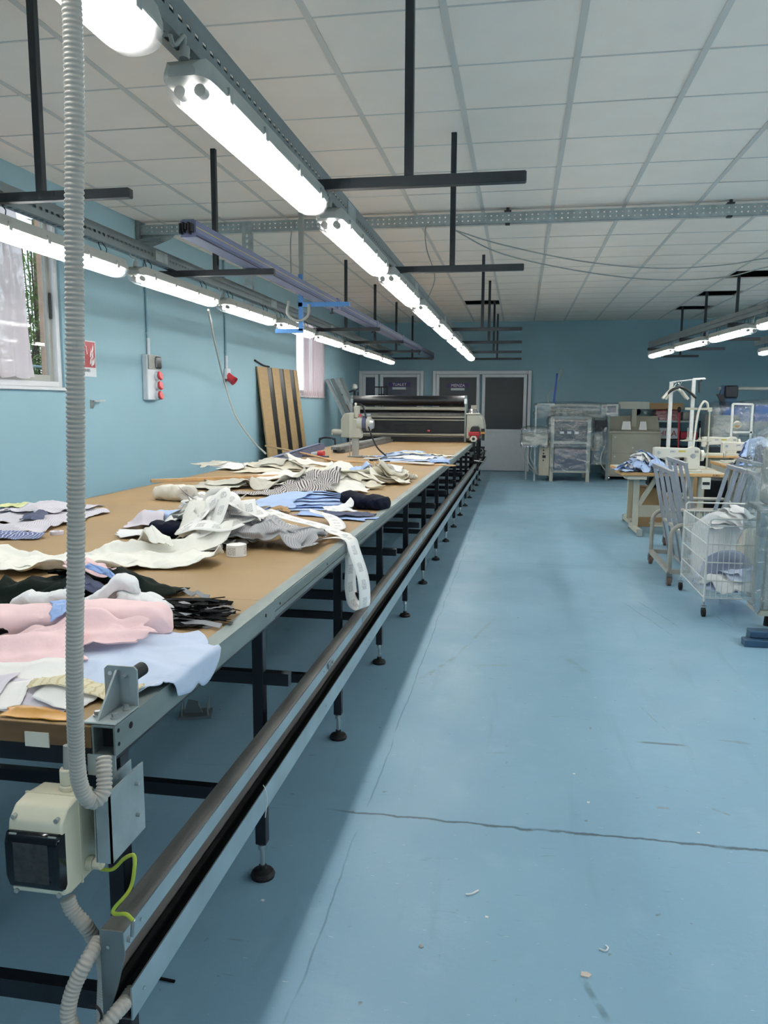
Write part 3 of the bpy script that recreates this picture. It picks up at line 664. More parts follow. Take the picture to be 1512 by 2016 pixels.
for y in ys[1:-1]: B(rx(y)-.05, rx(y)+.05, y-.06, y+.06, 2.268, 2.372).build('rail_joint', M['busbar'], t, True, bevel=.004)
m = MB()
for k in range(5): m.bb(-1.87+k*.016, -1.86+k*.016, 4.215, 4.26, 2.285+.012*(k % 3), 2.34+.006*(k % 2))
m.build('open_end_contacts', M['rubber'], t, True)
for y in ys[1:]: MB().bb(rx(y)-.006, rx(y)+.006, y-.1, y-.09, 2.225, 2.275).bb(rx(y)-.02, rx(y)+.02, y-.11, y-.08, 2.22, 2.23).build('rail_clamp', M['black_metal'], t, True)
# ---- blue-painted bracket on a worn pole
p = atX(594, 565, -1.905); t = thing('blue_pole_bracket', 'worn grey pole with a blue painted stepped bracket under the cross beam', 'bracket', (p.x, p.y, 2.05))
zz = atY(593, 565, p.y).z; B(p.x-.02, p.x+.02, p.y-.02, p.y+.02, zz, CEIL+.05).build('pole', M['grey_plastic'], t, True)
za = atY(598, 601, p.y).z; zb_ = atY(598, 652, p.y).z
B(p.x-.018, p.x+.018, p.y-.05, p.y-.015, zb_, zz+.1).build('blue_upright', M['blue_paint'], t, True)
B(p.x-.02, atY(690, 601, p.y).x, p.y-.05, p.y-.015, za-.018, za+.018).build('blue_arm', M['blue_paint'], t, True)
B(atY(545, 652, p.y).x, p.x+.02, p.y-.05, p.y-.015, zb_-.018, zb_+.018).build('blue_lower_arm', M['blue_paint'], t, True)
MB().tube(smooth_path([(p.x-.10, p.y-.06, za+.03), (p.x-.11, p.y-.07, za-.08), (p.x-.02, p.y-.08, za-.14), (p.x+.07, p.y-.07, za-.10), (p.x+.08, p.y-.06, za)], 6), .012, 8).build('bracket_cable', M['grey_plastic'], t, True, smooth=60)
# ---- loose cables
def wire(name, label, pts, r, mk, n=8, cat='cable'):
    return tag(MB().tube(smooth_path(pts, n), r, 7).build(name, mk, None, smooth=60), label, cat)
b0 = atY(892, 452, 7.16); e1 = atY(1512, 512, 8.6)
wire('sagging_cable', 'upper of two thin cables sagging under the ceiling', [b0, atY(990, 482, 7.4), atY(1150, 515, 7.7), atY(1300, 528, 8.0), atY(1430, 521, 8.4), atY(1560, 505, 8.8), (4.5, 9.5, 2.95)], .006, M['grey_plastic'])
wire('sagging_cable', 'lower of two thin cables sagging under the ceiling', [b0+Vector((.02,0,-.01)), atY(990, 500, 7.4), atY(1150, 535, 7.7), atY(1300, 551, 8.0), atY(1430, 545, 8.4), atY(1560, 520, 8.8), (4.5, 9.7, 2.93)], .006, M['grey_plastic'])
wire('drop_cable', 'thin grey cable dangling from the middle of the cross beam', [atY(850, 435, 7.15), atY(838, 450, 7.15), atY(840, 490, 7.15), atY(856, 545, 7.15), atY(842, 590, 7.15)], .005, M['grey_plastic'])
wire('drop_cable', 'thin grey cable hanging beside the perforated strut', [atY(577, 440, 7.15), atY(572, 480, 7.15), atY(574, 560, 7.15)], .006, M['grey_plastic'])
# ---- straw tuft tied to the nearest hanger pole
t = thing('straw_tuft', 'tuft of dry straw tied high on the nearest aisle hanger pole', 'straw', (-.5, 3.16, 2.9)); rnd = random.Random(4)
for k in range(26):
    a = Vector((-.495+rnd.gauss(0,.022), 3.17, 2.93+rnd.gauss(0,.008))); b = a+Vector((rnd.gauss(-.02,.05), rnd.gauss(0,.03), rnd.gauss(.01,.03)))
    MB().tube([a, (a+b)/2+Vector((0,0,rnd.gauss(0,.01))), b], [.006, .005, .001], 5).build('straw', M['straw'], t, True)
# ================================================================ the long cutting table
ZT, TXR, TXL, TY0, TY1 = .82, -.655, -2.445, 1.16, 14.75
LEGY = [1.24, 2.03, 3.0, 3.96, 4.91, 5.87, 6.82, 7.78, 8.73, 9.69, 10.63, 11.58, 12.5, 13.42, 14.33]
tb = thing('cutting_table', 'long fibreboard cutting table on black legs with galvanised edge', 'table', (-1.55, 7.9, 0))
seams = [TY0, 2.04, 4.48, 6.92, 9.36, 11.8, TY1]
for a, b in zip(seams, seams[1:]):
    B(TXL+.02, TXR-.042, a+.0008, b-.0008, ZT-.018, ZT).build('top_board', M['mdf'], tb, True)
    B(TXL+.02, TXR-.045, a+.0008, b-.0008, ZT-.037, ZT-.0185).build('under_board', M['mdf_edge'], tb, True)
B(TXL+.02, TXR-.043, TY0-.0012, TY0+.0006, ZT-.037, ZT-.0005).build('end_band', M['mdf_edge'], tb, True)
# galvanised square-tube edging, open at the near end
def edge_tube(x0, x1, a, b, z0, z1, name, step):
    w = .003; m = MB().bb(x0, x1, a, b, z1-w, z1).bb(x0, x1, a, b, z0, z0+w).bb(x0, x0+w, a, b, z0+w, z1-w).bb(x1-w, x1, a, b, z0+w, z1-w)
    if step: m.bb(x1, x1+.004, a, b, z0+.006, z0+.018).bb(x1, x1+.003, a, b, z1-.012, z1-.004)
    return m.build(name, M['galv_edge'], tb, True)
edge_tube(TXR-.042, TXR, TY0, 2.04, ZT-.05, ZT+.003, 'edge_profile', False)
for a, b in zip(seams[1:], seams[2:]): edge_tube(TXR-.042, TXR-.004, a+.002, b, ZT-.05, ZT+.002, 'edge_profile', True)
for a, b in zip(seams, seams[1:]): edge_tube(TXL, TXL+.02, a+.002, b, ZT-.05, ZT+.002, 'edge_profile', False)
B(TXR-.0415, TXR-.0025, TY0+.03, TY0+.034, ZT-.048, ZT+.001).build('profile_bore', M['plenum'], tb, True)
for y in (1.185, 1.19): pass
for y, z, r in ((TY0+.012, ZT-.008, .0035), (TY0+.012, ZT-.032, .0035), (TY0+.055, ZT-.016, .006), (1.96, ZT-.02, .005), (2.10, ZT-.022, .004), (2.66, ZT-.02, .004), (3.0, ZT-.02, .004)):
    x = TXR if y < 2.04 else TXR-.004
    MB().cyl((x-.001, y, z), (x+.0008, y, z), r, 10).build('bolt_hole', M['plenum'], tb, True)
# frame
m = MB().bb(TXL+.01, TXR-.045, TY0+.01, TY0+.04, ZT-.075, ZT-.04); m.build('end_rail', M['frame_paint'], tb, True)
for x in (TXL+.065, TXR-.045): B(x-.015, x+.015, TY0+.04, TY1-.02, ZT-.082, ZT-.05).build('side_rail', M['frame_paint'], tb, True)
LX = -.70
for y in LEGY:
    for x in (LX, TXL+.065):
        lg = B(x-.016, x+.016, y-.016, y+.016, .105, ZT-.082).build('leg', M['frame_paint'], tb, True, bevel=.002)
        MB().cyl((x, y, .02), (x, y, .11), .0075, 10).cyl((x, y, .085), (x, y, .10), .013, 6).build('levelling_screw', M['chrome'], lg, False).location = (0,0,0)
        MB().lathe([(.034,0), (.036,.008), (.030,.018), (.012,.024), (.011,.036)], (x, y, 0), 18).build('foot', M['rubber'], lg, False, smooth=40)
    if y > 1.5: B(TXL+.065, -.612, y-.014, y+.014, .585, .62).build('cross_arm', M['frame_paint'], tb, True)
    B(TXL+.065, LX, y-.014, y+.014, .23, .268).build('lower_stretcher', M['frame_paint'], tb, True)
for o in [o for o in tb.children if o.name.startswith('leg')]:
    for c in o.children: c.matrix_parent_inverse = Matrix.Translation(-Vector(tb.location))
# ---- conductor channel on the aisle side (C section, open to the aisle)
rt = thing('rail_channel', 'grey metal C-shaped rail channel fixed along the aisle side of the table', 'rail', (-.615, 1.06, .37))
cuts = [1.06, 3.05, 5.05, 7.05, 9.05, 11.05, 13.05, 14.8]
for a, b in zip(cuts, cuts[1:]):
    a += .0015
    B(-.638, -.601, a, b, .523, .527).build('channel_top', M['rail_top'], rt, True)
    B(-.603, -.600, a, b, .490, .523).build('channel_face', M['rail_face'], rt, True)
    B(-.638, -.635, a, b, .375, .523).build('channel_back', M['rail_top'], rt, True)
    B(-.635, -.592, a, b, .372, .375).build('channel_floor', M['rail_top'], rt, True)
    B(-.592, -.589, a, b, .372, .430).build('channel_lip', M['rail_face'], rt, True)
    MB().bb(-.634, -.597, a, b, .376, .405).bb(-.630, -.620, a, b, .405, .418).build('conductor_strip', M['rubber'], rt, True)
MB().prism([(-.639,.374), (-.639,.528), (-.6,.528), (-.597,.488), (-.612,.43), (-.63,.374)], (0, 1.058, 0), (1,0,0), (0,0,1), (0,.003,0)).build('end_plate', M['galv_dark'], rt, True)
MB().cyl((-.625, 1.0565, .50), (-.625, 1.0585, .50), .003, 10).build('rivet', M['chrome'], rt, True)
for y in (1.10, 2.35, 3.02, 3.08, 4.4): MB().cyl((-.589, y, .40), (-.587, y, .40), .0032, 8).cyl((-.6, y+.02, .508), (-.598, y+.02, .508), .0032, 8).build('rivet', M['chrome'], rt, True)
for y in (3.05, 5.05, 7.05): MB().bb(-.6005, -.598, y-.05, y+.05, .493, .52).build('splice_plate', M['galv'], rt, True)
MB().bb(-.598, -.5955, 2.42, 2.46, .496, .516).cyl((-.598, 2.475, .506), (-.5945, 2.475, .506), .007, 10).build('catch', M['galv_dark'], rt, True)
# ---- near corner: stop bracket with rubber buffer
bt = thing('stop_bracket', 'galvanised angle bracket with gusset bolted on the near corner of the table', 'bracket', (-.68, 1.2, ZT+.003)); z0 = ZT+.003
B(-.715, -.655, 1.163, 1.247, z0, z0+.004).build('base_plate', M['galv'], bt, True, bevel=.0015)
MB().prism([(-.717,0), (-.655,0), (-.655,.066), (-.661,.072), (-.711,.072), (-.717,.066)], (0, 1.243, z0+.004), (1,0,0), (0,0,1), (0,.004,0)).build('upright_plate', M['galv'], bt, True)
MB().prism([(1.168,0), (1.243,0), (1.243,.066), (1.236,.066)], (-.693, 0, z0+.004), (0,1,0), (0,0,1), (.004,0,0)).build('gusset', M['galv'], bt, True)
for x, y in ((-.668, 1.185), (-.668, 1.225), (-.703, 1.19)): MB().cyl((x, y, z0+.004), (x, y, z0+.007), .007, 12).cyl((x, y, z0+.007), (x, y, z0+.013), .005, 6).build('bolt', M['steel'], bt, True)
for x, z, r in ((-.706, .058, .004), (-.708, .0045, .003)): MB().cyl((x, 1.2425, z0+.004+z), (x, 1.2432, z0+.004+z), r, 12).build('bolt_hole', M['label_white'], bt, True)
MB().cyl((-.676, 1.230, z0+.06), (-.676, 1.243, z0+.06), .0035, 8).build('stud', M['steel'], bt, True)
MB().cyl((-.668, 1.247, z0+.058), (-.664, 1.282, z0+.060), .0125, 18).build('rubber_buffer', M['rubber'], bt, True, smooth=40)
# ---- floor anchor plate under the table
p = atZ(385, 1395, .03); t = thing('anchor_plate', 'grey steel anchor plate with studs on the floor under the table', 'anchor plate', (p.x, p.y, 0))
R = rotz(.3); MB().box((p.x, p.y, .006), (.14, .10, .012), R).build('plate', M['galv_dark'], t, True)
for a, b in ((-.055, -.035), (.055, -.035), (.055, .035), (-.055, .035)):
    q = R@Vector((a, b, 0)); MB().cyl((p.x+q.x, p.y+q.y, .012), (p.x+q.x, p.y+q.y, .07), .003, 8).build('stud', M['steel'], t, True)
MB().prism([(-.05,0), (.03,0), (.01,.05), (-.03,.06)], (p.x, p.y-.003, .012), R@Vector((1,0,0)), (0,0,1), (0,.006,0)).build('fin', M['galv_dark'], t, True)
# ---- breaker box on the near leg, with glands, plate, conduits and earth lead
bx = thing('breaker_box', 'cream breaker enclosure with smoked flip cover mounted at the near table leg', 'breaker box', (-.735, 1.1, .57))
MB().prism([(1.148,.578), (1.148,.722), (1.095,.728), (1.068,.724), (1.050,.706), (1.046,.68), (1.046,.60), (1.05,.585), (1.068,.578)], (-.782, 0, 0), (0,1,0), (0,0,1), (.092,0,0)).build('enclosure', M['cream_plastic'], bx, True, bevel=.004, seg=2, smooth=40)
B(-.7835, -.6885, 1.098, 1.101, .577, .729).build('enclosure_seam', M['cream_plastic'], bx, True)
MB().prism([(1.052,.592), (1.043,.597), (1.035,.62), (1.035,.675), (1.041,.692), (1.06,.69), (1.06,.60)], (-.7825, 0, 0), (0,1,0), (0,0,1), (.093,0,0)).build('flip_cover', M['smoke'], bx, True, bevel=.003, smooth=40)
cv = B(-.766, -.706, 1.0345, 1.0352, .612, .678).build('cover_window', M['grey_plastic'], bx, True)
cv.data.materials[0] = mat('smoked_window', '3b3a38', .1, var=.3, vscale=90)
MB().bb(-.775, -.762, 1.0395, 1.045, .684, .690).bb(-.708, -.694, 1.0395, 1.045, .684, .690).build('cover_latch', M['grey_plastic'], bx, True)
for x in (-.773, -.699):
    for z, y in ((.711, 1.0525), (.587, 1.0495)): MB().cyl((x, y-.004, z), (x, y+.004, z), .004, 10).build('screw', M['grey_plastic'], bx, True)
MB().cyl((-.722, 1.125, .725), (-.722, 1.125, .735), .0165, 8).cyl((-.722, 1.125, .735), (-.722, 1.125, .762), .014, 8).build('cable_gland', M['cream_plastic'], bx, True, bevel=.002)
MB().cyl((-.722, 1.125, .76), (-.722, 1.128, .80), .0075, 10).build('gland_cable', M['grey_plastic'], bx, True, smooth=40)
MB().cyl((-.691, 1.12, .600), (-.680, 1.12, .600), .0125, 8).cyl((-.680, 1.12, .600), (-.664, 1.12, .600), .010, 8).build('side_gland', M['cream_plastic'], bx, True, bevel=.0015)
pl = thing('mounting_plate', 'galvanised mounting plate behind the breaker box at the near leg', 'mounting plate', (-.65, 1.15, .61))
MB().bb(-.638, -.635, 1.10, 1.215, .615, .738).bb(-.662, -.635, 1.10, 1.103, .615, .738).bb(-.664, -.661, 1.10, 1.222, .615, .738).build('bent_plate', M['galv'], pl, True)
for z in (.655, .712): MB().cyl((-.635, 1.185, z), (-.628, 1.185, z), .003, 8).build('stud', M['steel'], pl, True)
B(-.706, -.655, TY0-.002, TY0+.001, ZT-.085, ZT-.048).build('hanger_strap', M['galv'], pl, True)
def conduit(name, label, pts, r=.0105, rib=.0022, pitch=.0064, parent=None):
    P = smooth_path(pts, 24); L_ = 0; S_ = [0]
    for a, b in zip(P, P[1:]): L_ += (b-a).length; S_.append(L_)
    n = int(L_/pitch)*4; out = []; rs = []; j = 0
    for k in range(n+1):
        s = L_*k/n
        while j < len(P)-2 and S_[j+1] < s: j += 1
        f = (s-S_[j])/max(1e-9, S_[j+1]-S_[j]); out.append(P[j].lerp(P[j+1], f)); rs.append(r+rib*(0, .75, 1, .75)[k % 4])
    o = MB().tube(out, rs, 14).build(name, M['grey_conduit'], parent, smooth=180)
    return tag(o, label, 'conduit') if label else o
def at(x, y, Y): return atY(x, y, Y)
conduit('corrugated_conduit', 'grey corrugated conduit hanging straight down in front of the table', [at(139, -60, .97)+Vector((0,0,1.05)), at(139, -60, .97), at(146, 500, .975), at(150, 1000, .985), at(147, 1300, 1.0), at(150, 1470, 1.03), at(158, 1545, 1.045), at(180, 1578, 1.06), at(203, 1560, 1.075), at(205, 1515, 1.09), at(204, 1490, 1.10)])
conduit('corrugated_conduit', 'grey corrugated conduit leaving the bottom of the breaker box', [at(133, 1768, 1.10), at(142, 1792, 1.10), at(168, 1822, 1.10), at(190, 1858, 1.12), at(205, 1900, 1.16), at(205, 1960, 1.18), at(200, 2060, 1.2)])
conduit('corrugated_conduit', 'grey corrugated conduit looped below the rail channel into its end', [at(196, 1850, 1.075), at(172, 1890, 1.04), at(143, 1950, 1.02), at(135, 2005, 1.01), at(160, 2040, 1.01), at(200, 2025, 1.02), at(232, 1990, 1.04), at(250, 1968, 1.07), at(258, 1950, 1.10)])
MB().tube(smooth_path([at(172, 1982, 1.05), at(188, 1980, 1.02), at(200, 2000, 1.02), at(190, 2030, 1.05)], 6), .0022, 6).build('cable_tie', M['rubber'], None, smooth=60)
tag(bpy.data.objects['cable_tie'], 'black cable tie round the conduits below the breaker box', 'cable tie')
e = tag(MB().tube(smooth_path([at(198, 1711, 1.125), at(222, 1711, 1.12), at(245, 1690, 1.115), at(263, 1684, 1.11), at(265, 1705, 1.10), at(256, 1750, 1.09), at(225, 1788, 1.075), at(226, 1799, 1.07), at(248, 1800, 1.065), at(262, 1812, 1.064)], 8), .0032, 8).build('earth_lead', M['green_yellow'], None, smooth=60), 'yellow and green earth lead from the breaker box to the rail channel', 'wire')
MB().tube([at(262, 1812, 1.064), at(261, 1830, 1.066), at(260, 1842, 1.068)], .0035, 6).build('lug', M['steel'], e)
MB().cyl((-.601, 1.075, .505), (-.594, 1.075, .505), .005, 6).build('lug_bolt', M['chrome'], e)
# ================================================================ cloth, paper and tape on the table
class Heap:
    """height of what already lies on a surface, so that each new piece drapes over the ones below"""
    def __init__(s, x0, x1, y0, y1, z, res=.012, edge=None):
        s.x0, s.y0, s.res, s.z, s.edge = x0, y0, res, z, edge
        s.H = np.full((int((x1-x0)/res)+2, int((y1-y0)/res)+2), z)
    def soft(s, r=2):
        H = s.H.copy()
        for _ in range(r):
            P = np.pad(H, 1, mode='edge'); H = np.maximum(H, np.max([P[1:-1,1:-1], P[:-2,1:-1]-.004, P[2:,1:-1]-.004, P[1:-1,:-2]-.004, P[1:-1,2:]-.004], axis=0))
        for _ in range(r+1):
            P = np.pad(H, 1, mode='edge'); B_ = (P[1:-1,1:-1]*2+P[:-2,1:-1]+P[2:,1:-1]+P[1:-1,:-2]+P[1:-1,2:])/6; H = np.maximum(B_, s.H)
        return H
    def get(s, H, x, y):
        i = (x-s.x0)/s.res; j = (y-s.y0)/s.res; i = min(max(i, 0), H.shape[0]-1.001); j = min(max(j, 0), H.shape[1]-1.001)
        a, b = int(i), int(j); f, g = i-a, j-b
        return (H[a,b]*(1-f)+H[a+1,b]*f)*(1-g)+(H[a,b+1]*(1-f)+H[a+1,b+1]*f)*g
    def put(s, x, y, z):
        i = int((x-s.x0)/s.res+.5); j = int((y-s.y0)/s.res+.5)
        if 0 <= i < s.H.shape[0] and 0 <= j < s.H.shape[1] and z > s.H[i,j]: s.H[i,j] = z
def drape(hp, name, label, cat, mk, cx, cy, w, l, rz=0, seed=0, fold=.012, fs=9, ragged=.12, crumple=.01, mound=0, n=26, thick=.0014, group=None, curl=0, shape=0, aniso=1, parent=None, lift=.0012, rim=1.0, clip=None):
    """one piece of cloth or paper laid on the heap: ragged outline, folds, and draped over what lies below"""
    H = hp.soft(); V = []; uv = []; c, s_ = math.cos(rz), math.sin(rz); nu = max(6, int(n*min(1.6, max(.6, w/max(l, .01))**.5))); nv = max(6, int(n*n/nu))
    for i in range(nu+1):
        for j in range(nv+1):
            u, v = i/nu*2-1, j/nv*2-1
            e = 1+ragged*noise.noise((u*1.6+seed*3.1, v*1.6, seed*1.7))
            if shape == 1: e *= 1-.35*abs(v)**2*(1 if u > 0 else .3)          # shirt-part curve
            if shape == 2: e *= math.sqrt(max(.1, 1-.5*min(u*u, v*v)*1.0))     # rounded
            x, y = u*w/2*e, v*l/2*e
            x += crumple*noise.noise((u*3+seed, v*3, 5.1)); y += crumple*noise.noise((u*3, v*3+seed, 9.7))
            nz1 = noise.noise((x*fs*aniso+seed*2.3, y*fs+seed, .7)); nz2 = noise.noise((x*fs*2.3+seed, y*fs*2.3*aniso, 3.3+seed))
            f = (1-abs(nz1))**3*.7+(1-abs(nz2))**2*.3
            bd = max(abs(u), abs(v)); q = fold*f*rim if bd > .9 else fold*f
            zz = q+mound*max(0, 1-(u*u+v*v)*.8)**1.2+curl*max(0, bd-.72)**1.5*6*max(0, noise.noise((u*1.3+seed, v*1.3, 2.2))+.25)
            X, Y = cx+c*x-s_*y, cy+s_*x+c*y
            if clip: X, Y = min(max(X, clip[0]), clip[1]), min(max(Y, clip[2]), clip[3])
            V.append((X, Y, zz)); uv.append((u*w/2, v*l/2))
    out = []
    for X, Y, zz in V:
        z = hp.get(H, X, Y)+lift+zz
        if hp.edge is not None and X > hp.edge:
            ex = X-hp.edge; z = max(hp.z+.004+zz*.4-max(0, ex-.008), hp.z-.35)+.003; X = hp.edge+min(ex, .012)+.010*noise.noise((Y*9, z*9, seed))*min(1, ex/.03)
        out.append((X, Y, z))
    for X, Y, z in out:
        if hp.edge is None or X <= hp.edge: hp.put(X, Y, z+thick)
    m = MB(); m.v = out; m.f = [(i*(nv+1)+j, (i+1)*(nv+1)+j, (i+1)*(nv+1)+j+1, i*(nv+1)+j+1) for i in range(nu) for j in range(nv)]
    o = m.build(name, mk, parent, smooth=180, solid=thick, uvs=uv)
    return tag(o, label, cat, group) if label else o
CW = {'fabric_blue': 'pale blue', 'fabric_mid': 'mid blue', 'fabric_white': 'white', 'fabric_slate': 'slate blue', 'fabric_paleblue': 'very pale blue', 'interlining': 'cream', 'interlining_grey': 'grey', 'tissue': 'off-white', 'paper_warm': 'warm white', 'paper': 'plain white'}
def zt(x, y): return atZ(x, y, ZT)
TH = Heap(TXL, TXR+.02, 1.1, 8.2, ZT, .012, TXR+.001)
def on(name, label, cat, mk, px, py, w, l, rz=0, **kw):
    p = zt(px, py); return drape(TH, name, label, cat, M[mk], p.x, p.y, w, l, rz, **kw)
def bundle(name, label, cat, mk, c, L_, w, h, rz, seed, hp=TH, n=40, sag=.15, group=None):
    """a folded or rolled length of cloth: flattened tube with soft creases"""
    R = rotz(rz); rings = []; H = hp.soft(1)
    for i in range(n+1):
        u = i/n*2-1; ring = []; end = (1-abs(u)**14)**.5*.85+.15; bz = 1e9
        for k in range(22):
            a = 2*math.pi*k/22; sx = math.copysign(abs(math.cos(a))**.6, math.cos(a)); sz = math.copysign(abs(math.sin(a))**.75, math.sin(a))
            r = 1+.16*noise.noise((u*3.2+seed, math.cos(a)*1.3, math.sin(a)*1.3+seed))+.07*noise.noise((u*9+seed, math.cos(a)*4, math.sin(a)*4))
            p = R@Vector((u*L_/2+.01*noise.noise((seed, a, 1)), sx*w/2*r*end, 0)); z = h/2+sz*h/2*r*end*(1-sag*.5*(1+noise.noise((u*2, seed, 4))))
            X, Y = c[0]+p.x, c[1]+p.y; ring.append(Vector((X, Y, z)))
        base = max(hp.get(H, p_.x, p_.y) for p_ in ring)*.5+min(hp.get(H, p_.x, p_.y) for p_ in ring)*.5; mz = min(p_.z for p_ in ring)
        rings.append([Vector((p_.x, p_.y, p_.z-mz+base+.001)) for p_ in ring])
    for r in rings:
        for p_ in r: hp.put(p_.x, p_.y, p_.z)
    return tag(MB().loft(rings).build(name, M[mk], None, smooth=50), label, cat, group)

# --- back to front along the table -------------------------------------------------------------
# far blue pile beside the straight-knife cutter
for k, (px, py, w, l, r, mk, lab) in enumerate([
    (815, 905, .62, .62, .2, 'fabric_blue', 'bottom blue shirt panel of the small pile near the cutter'), (800, 903, .55, .5, -.3, 'fabric_white', 'white lining piece inside the small pile near the cutter'),
    (790, 901, .5, .45, .5, 'fabric_blue', 'pale blue panel folded in the small pile near the cutter'), (830, 900, .42, .5, -.6, 'interlining', 'beige interlining lying across the small pile near the cutter'),
    (795, 897, .42, .42, .1, 'fabric_blue', 'topmost blue panel of the small pile near the cutter'), (866, 911, .2, .2, .2, 'fabric_mid', 'blue scrap lying at the table edge end of the small pile')]):
    on('shirt_panel', lab, 'fabric', mk, px, py, w, l, r, seed=30+k, fold=.016, mound=.008, ragged=.35, crumple=.04, group='pieces in the pile near the cutter')
# white offcuts, far wall side
for k in range(13):
    rnd = random.Random(100+k)
    mk = rnd.choice(['interlining', 'paper_warm', 'paper', 'interlining_grey', 'fabric_white']); on('interlining_scrap', CW[mk]+' scrap in the low heap by the wall edge beyond the wooden batten', 'fabric scrap', mk, 425+rnd.random()*150, 930-rnd.random()*12, rnd.uniform(.2, .42), rnd.uniform(.15, .5), rnd.uniform(-1.5, 1.5), seed=101+k, fold=.013, mound=.004, ragged=.4, curl=.02, fs=6, n=18, group='scraps by the wall edge')
# grey-white offcuts, aisle side and middle
for k in range(17):
    rnd = random.Random(200+k)
    mk = rnd.choice(['interlining', 'interlining', 'interlining_grey', 'tissue', 'paper_warm']); on('interlining_piece', CW[mk]+' interlining piece in the wide heap behind the label tapes', 'fabric scrap', mk, 570+rnd.random()*165, 968-rnd.random()*30, rnd.uniform(.25, .5), rnd.uniform(.2, .5), rnd.uniform(-1.5, 1.5), seed=201+k, fold=.014, mound=.003, ragged=.45, curl=.04, fs=6, n=18, group='interlining heap behind the label tapes')
for k in range(6):
    rnd = random.Random(250+k)
    mk = rnd.choice(['paper', 'interlining', 'paper_warm']); on('paper_scrap', CW[mk]+' paper scrap near the aisle edge beside the interlining heap', 'paper scrap', mk, 745+rnd.random()*60, 955-rnd.random()*16, rnd.uniform(.14, .3), rnd.uniform(.12, .3), rnd.uniform(-1.5, 1.5), seed=251+k, fold=.02, ragged=.4, curl=.05, fs=6, n=14, group='paper scraps at the aisle edge')
on('tissue_sheet', 'translucent crumpled tissue sheet standing at the back of the heap', 'tissue', 'tissue', 610, 925, .4, .3, .3, seed=270, fold=.04, mound=.05, ragged=.4, curl=.06, fs=5)
on('tissue_sheet', 'pointed tissue sheet standing up beside the translucent one', 'tissue', 'tissue', 672, 932, .2, .22, .8, seed=271, fold=.05, mound=.07, ragged=.5, fs=6)
on('cloth_loop', 'pale blue cloth loop lying on the beige interlining heap', 'fabric scrap', 'fabric_blue', 708, 945, .18, .14, .2, seed=272, fold=.02, ragged=.3)
# striped cloth
on('striped_cloth', 'black and white striped cloth crumpled in the middle of the heap', 'fabric', 'pinstripe', 600, 968, .42, .34, .2, seed=280, fold=.03, mound=.015, ragged=.25, fs=7, crumple=.03)
on('striped_cloth', 'striped cloth strip lying towards the wall side of the heap', 'fabric', 'pinstripe', 500, 975, .5, .16, .15, seed=281, fold=.015, mound=.01, ragged=.3)
for k, (px, py, rz) in enumerate(((420, 962, -.5), (460, 958, .2), (545, 962, .4))):
    on('interlining_sheet', ('folded', 'pointed', 'flat')[k]+' grey interlining sheet at the wall side of the label heap', 'fabric scrap', 'interlining_grey', px, py, .34, .26, rz, seed=285+k, fold=.02, mound=.01, ragged=.35, curl=.05, fs=5)
bundle('rolled_interlining', 'loosely rolled beige interlining at the wall end of the label heap', 'fabric roll', 'interlining', zt(345, 985), .26, .12, .09, -.3, 290)
# blue folded stack
for k in range(7):
    on('folded_blue_panel', ['bottom', 'second lowest', 'third lowest', 'middle', 'third highest', 'second highest', 'topmost'][k]+' blue panel of the stack behind the grey crumpled cloth', 'fabric', ('fabric_blue', 'fabric_mid', 'fabric_blue')[k % 3], 590+k*6, 1000-k*2, .52-.03*k, .28-.01*k, .25+.03*k, seed=300+k, fold=.008, mound=.003, ragged=.16, fs=6, thick=.004, n=22, group='stack of pale blue panels')
on('blue_cloth', 'pale blue panel spread under the blue stack towards the wall', 'fabric', 'fabric_blue', 500, 1000, .5, .22, .1, seed=310, fold=.012, ragged=.25)
on('blue_cloth', 'pointed blue panel reaching towards the aisle edge', 'fabric', 'fabric_mid', 655, 1018, .42, .13, -.35, seed=311, fold=.01, ragged=.25)
bundle('navy_cloth', 'dark navy folded cloth at the aisle edge behind the hanging tape', 'fabric', 'fabric_navy', zt(720, 1000), .24, .2, .07, -.2, 312)
on('slate_cloth', 'slate blue scrap by the aisle edge in front of navy cloth', 'fabric scrap', 'fabric_slate', 690, 1018, .22, .16, .3, seed=313, fold=.02, ragged=.4)
on('paper_bag', 'small kraft paper scrap among the blue panels', 'paper scrap', 'kraft', 545, 1010, .12, .08, .5, seed=314, fold=.02, mound=.02)
on('white_scrap', 'small white scrap beside the slate blue cloth', 'fabric scrap', 'fabric_white', 668, 1008, .14, .12, .4, seed=315, fold=.02, mound=.01, ragged=.4)
# wall-side end of the heap
bundle('blue_bundle', 'small pale blue bundle at the wall end of the label heap', 'fabric', 'fabric_blue', zt(320, 1030), .2, .14, .06, .5, 320)
on('pink_scrap', 'small lilac scrap at the wall end of the label heap', 'fabric scrap', 'paper_lilac', 285, 1038, .16, .1, .3, seed=321, fold=.02)
on('white_cloth', 'white cloth under the navy piece at the wall end of the heap', 'fabric', 'fabric_white', 310, 1055, .32, .16, .3, seed=322, fold=.02, mound=.01, ragged=.3)
bundle('navy_bundle', 'dark navy folded cloth with upright corner in the label heap', 'fabric', 'fabric_navy', zt(345, 1062), .2, .14, .065, .15, 323)
on('navy_flap', 'navy cloth flap standing against the label tapes', 'fabric', 'fabric_navy', 372, 1045, .13, .2, .5, seed=324, fold=.03, mound=.05, ragged=.3)
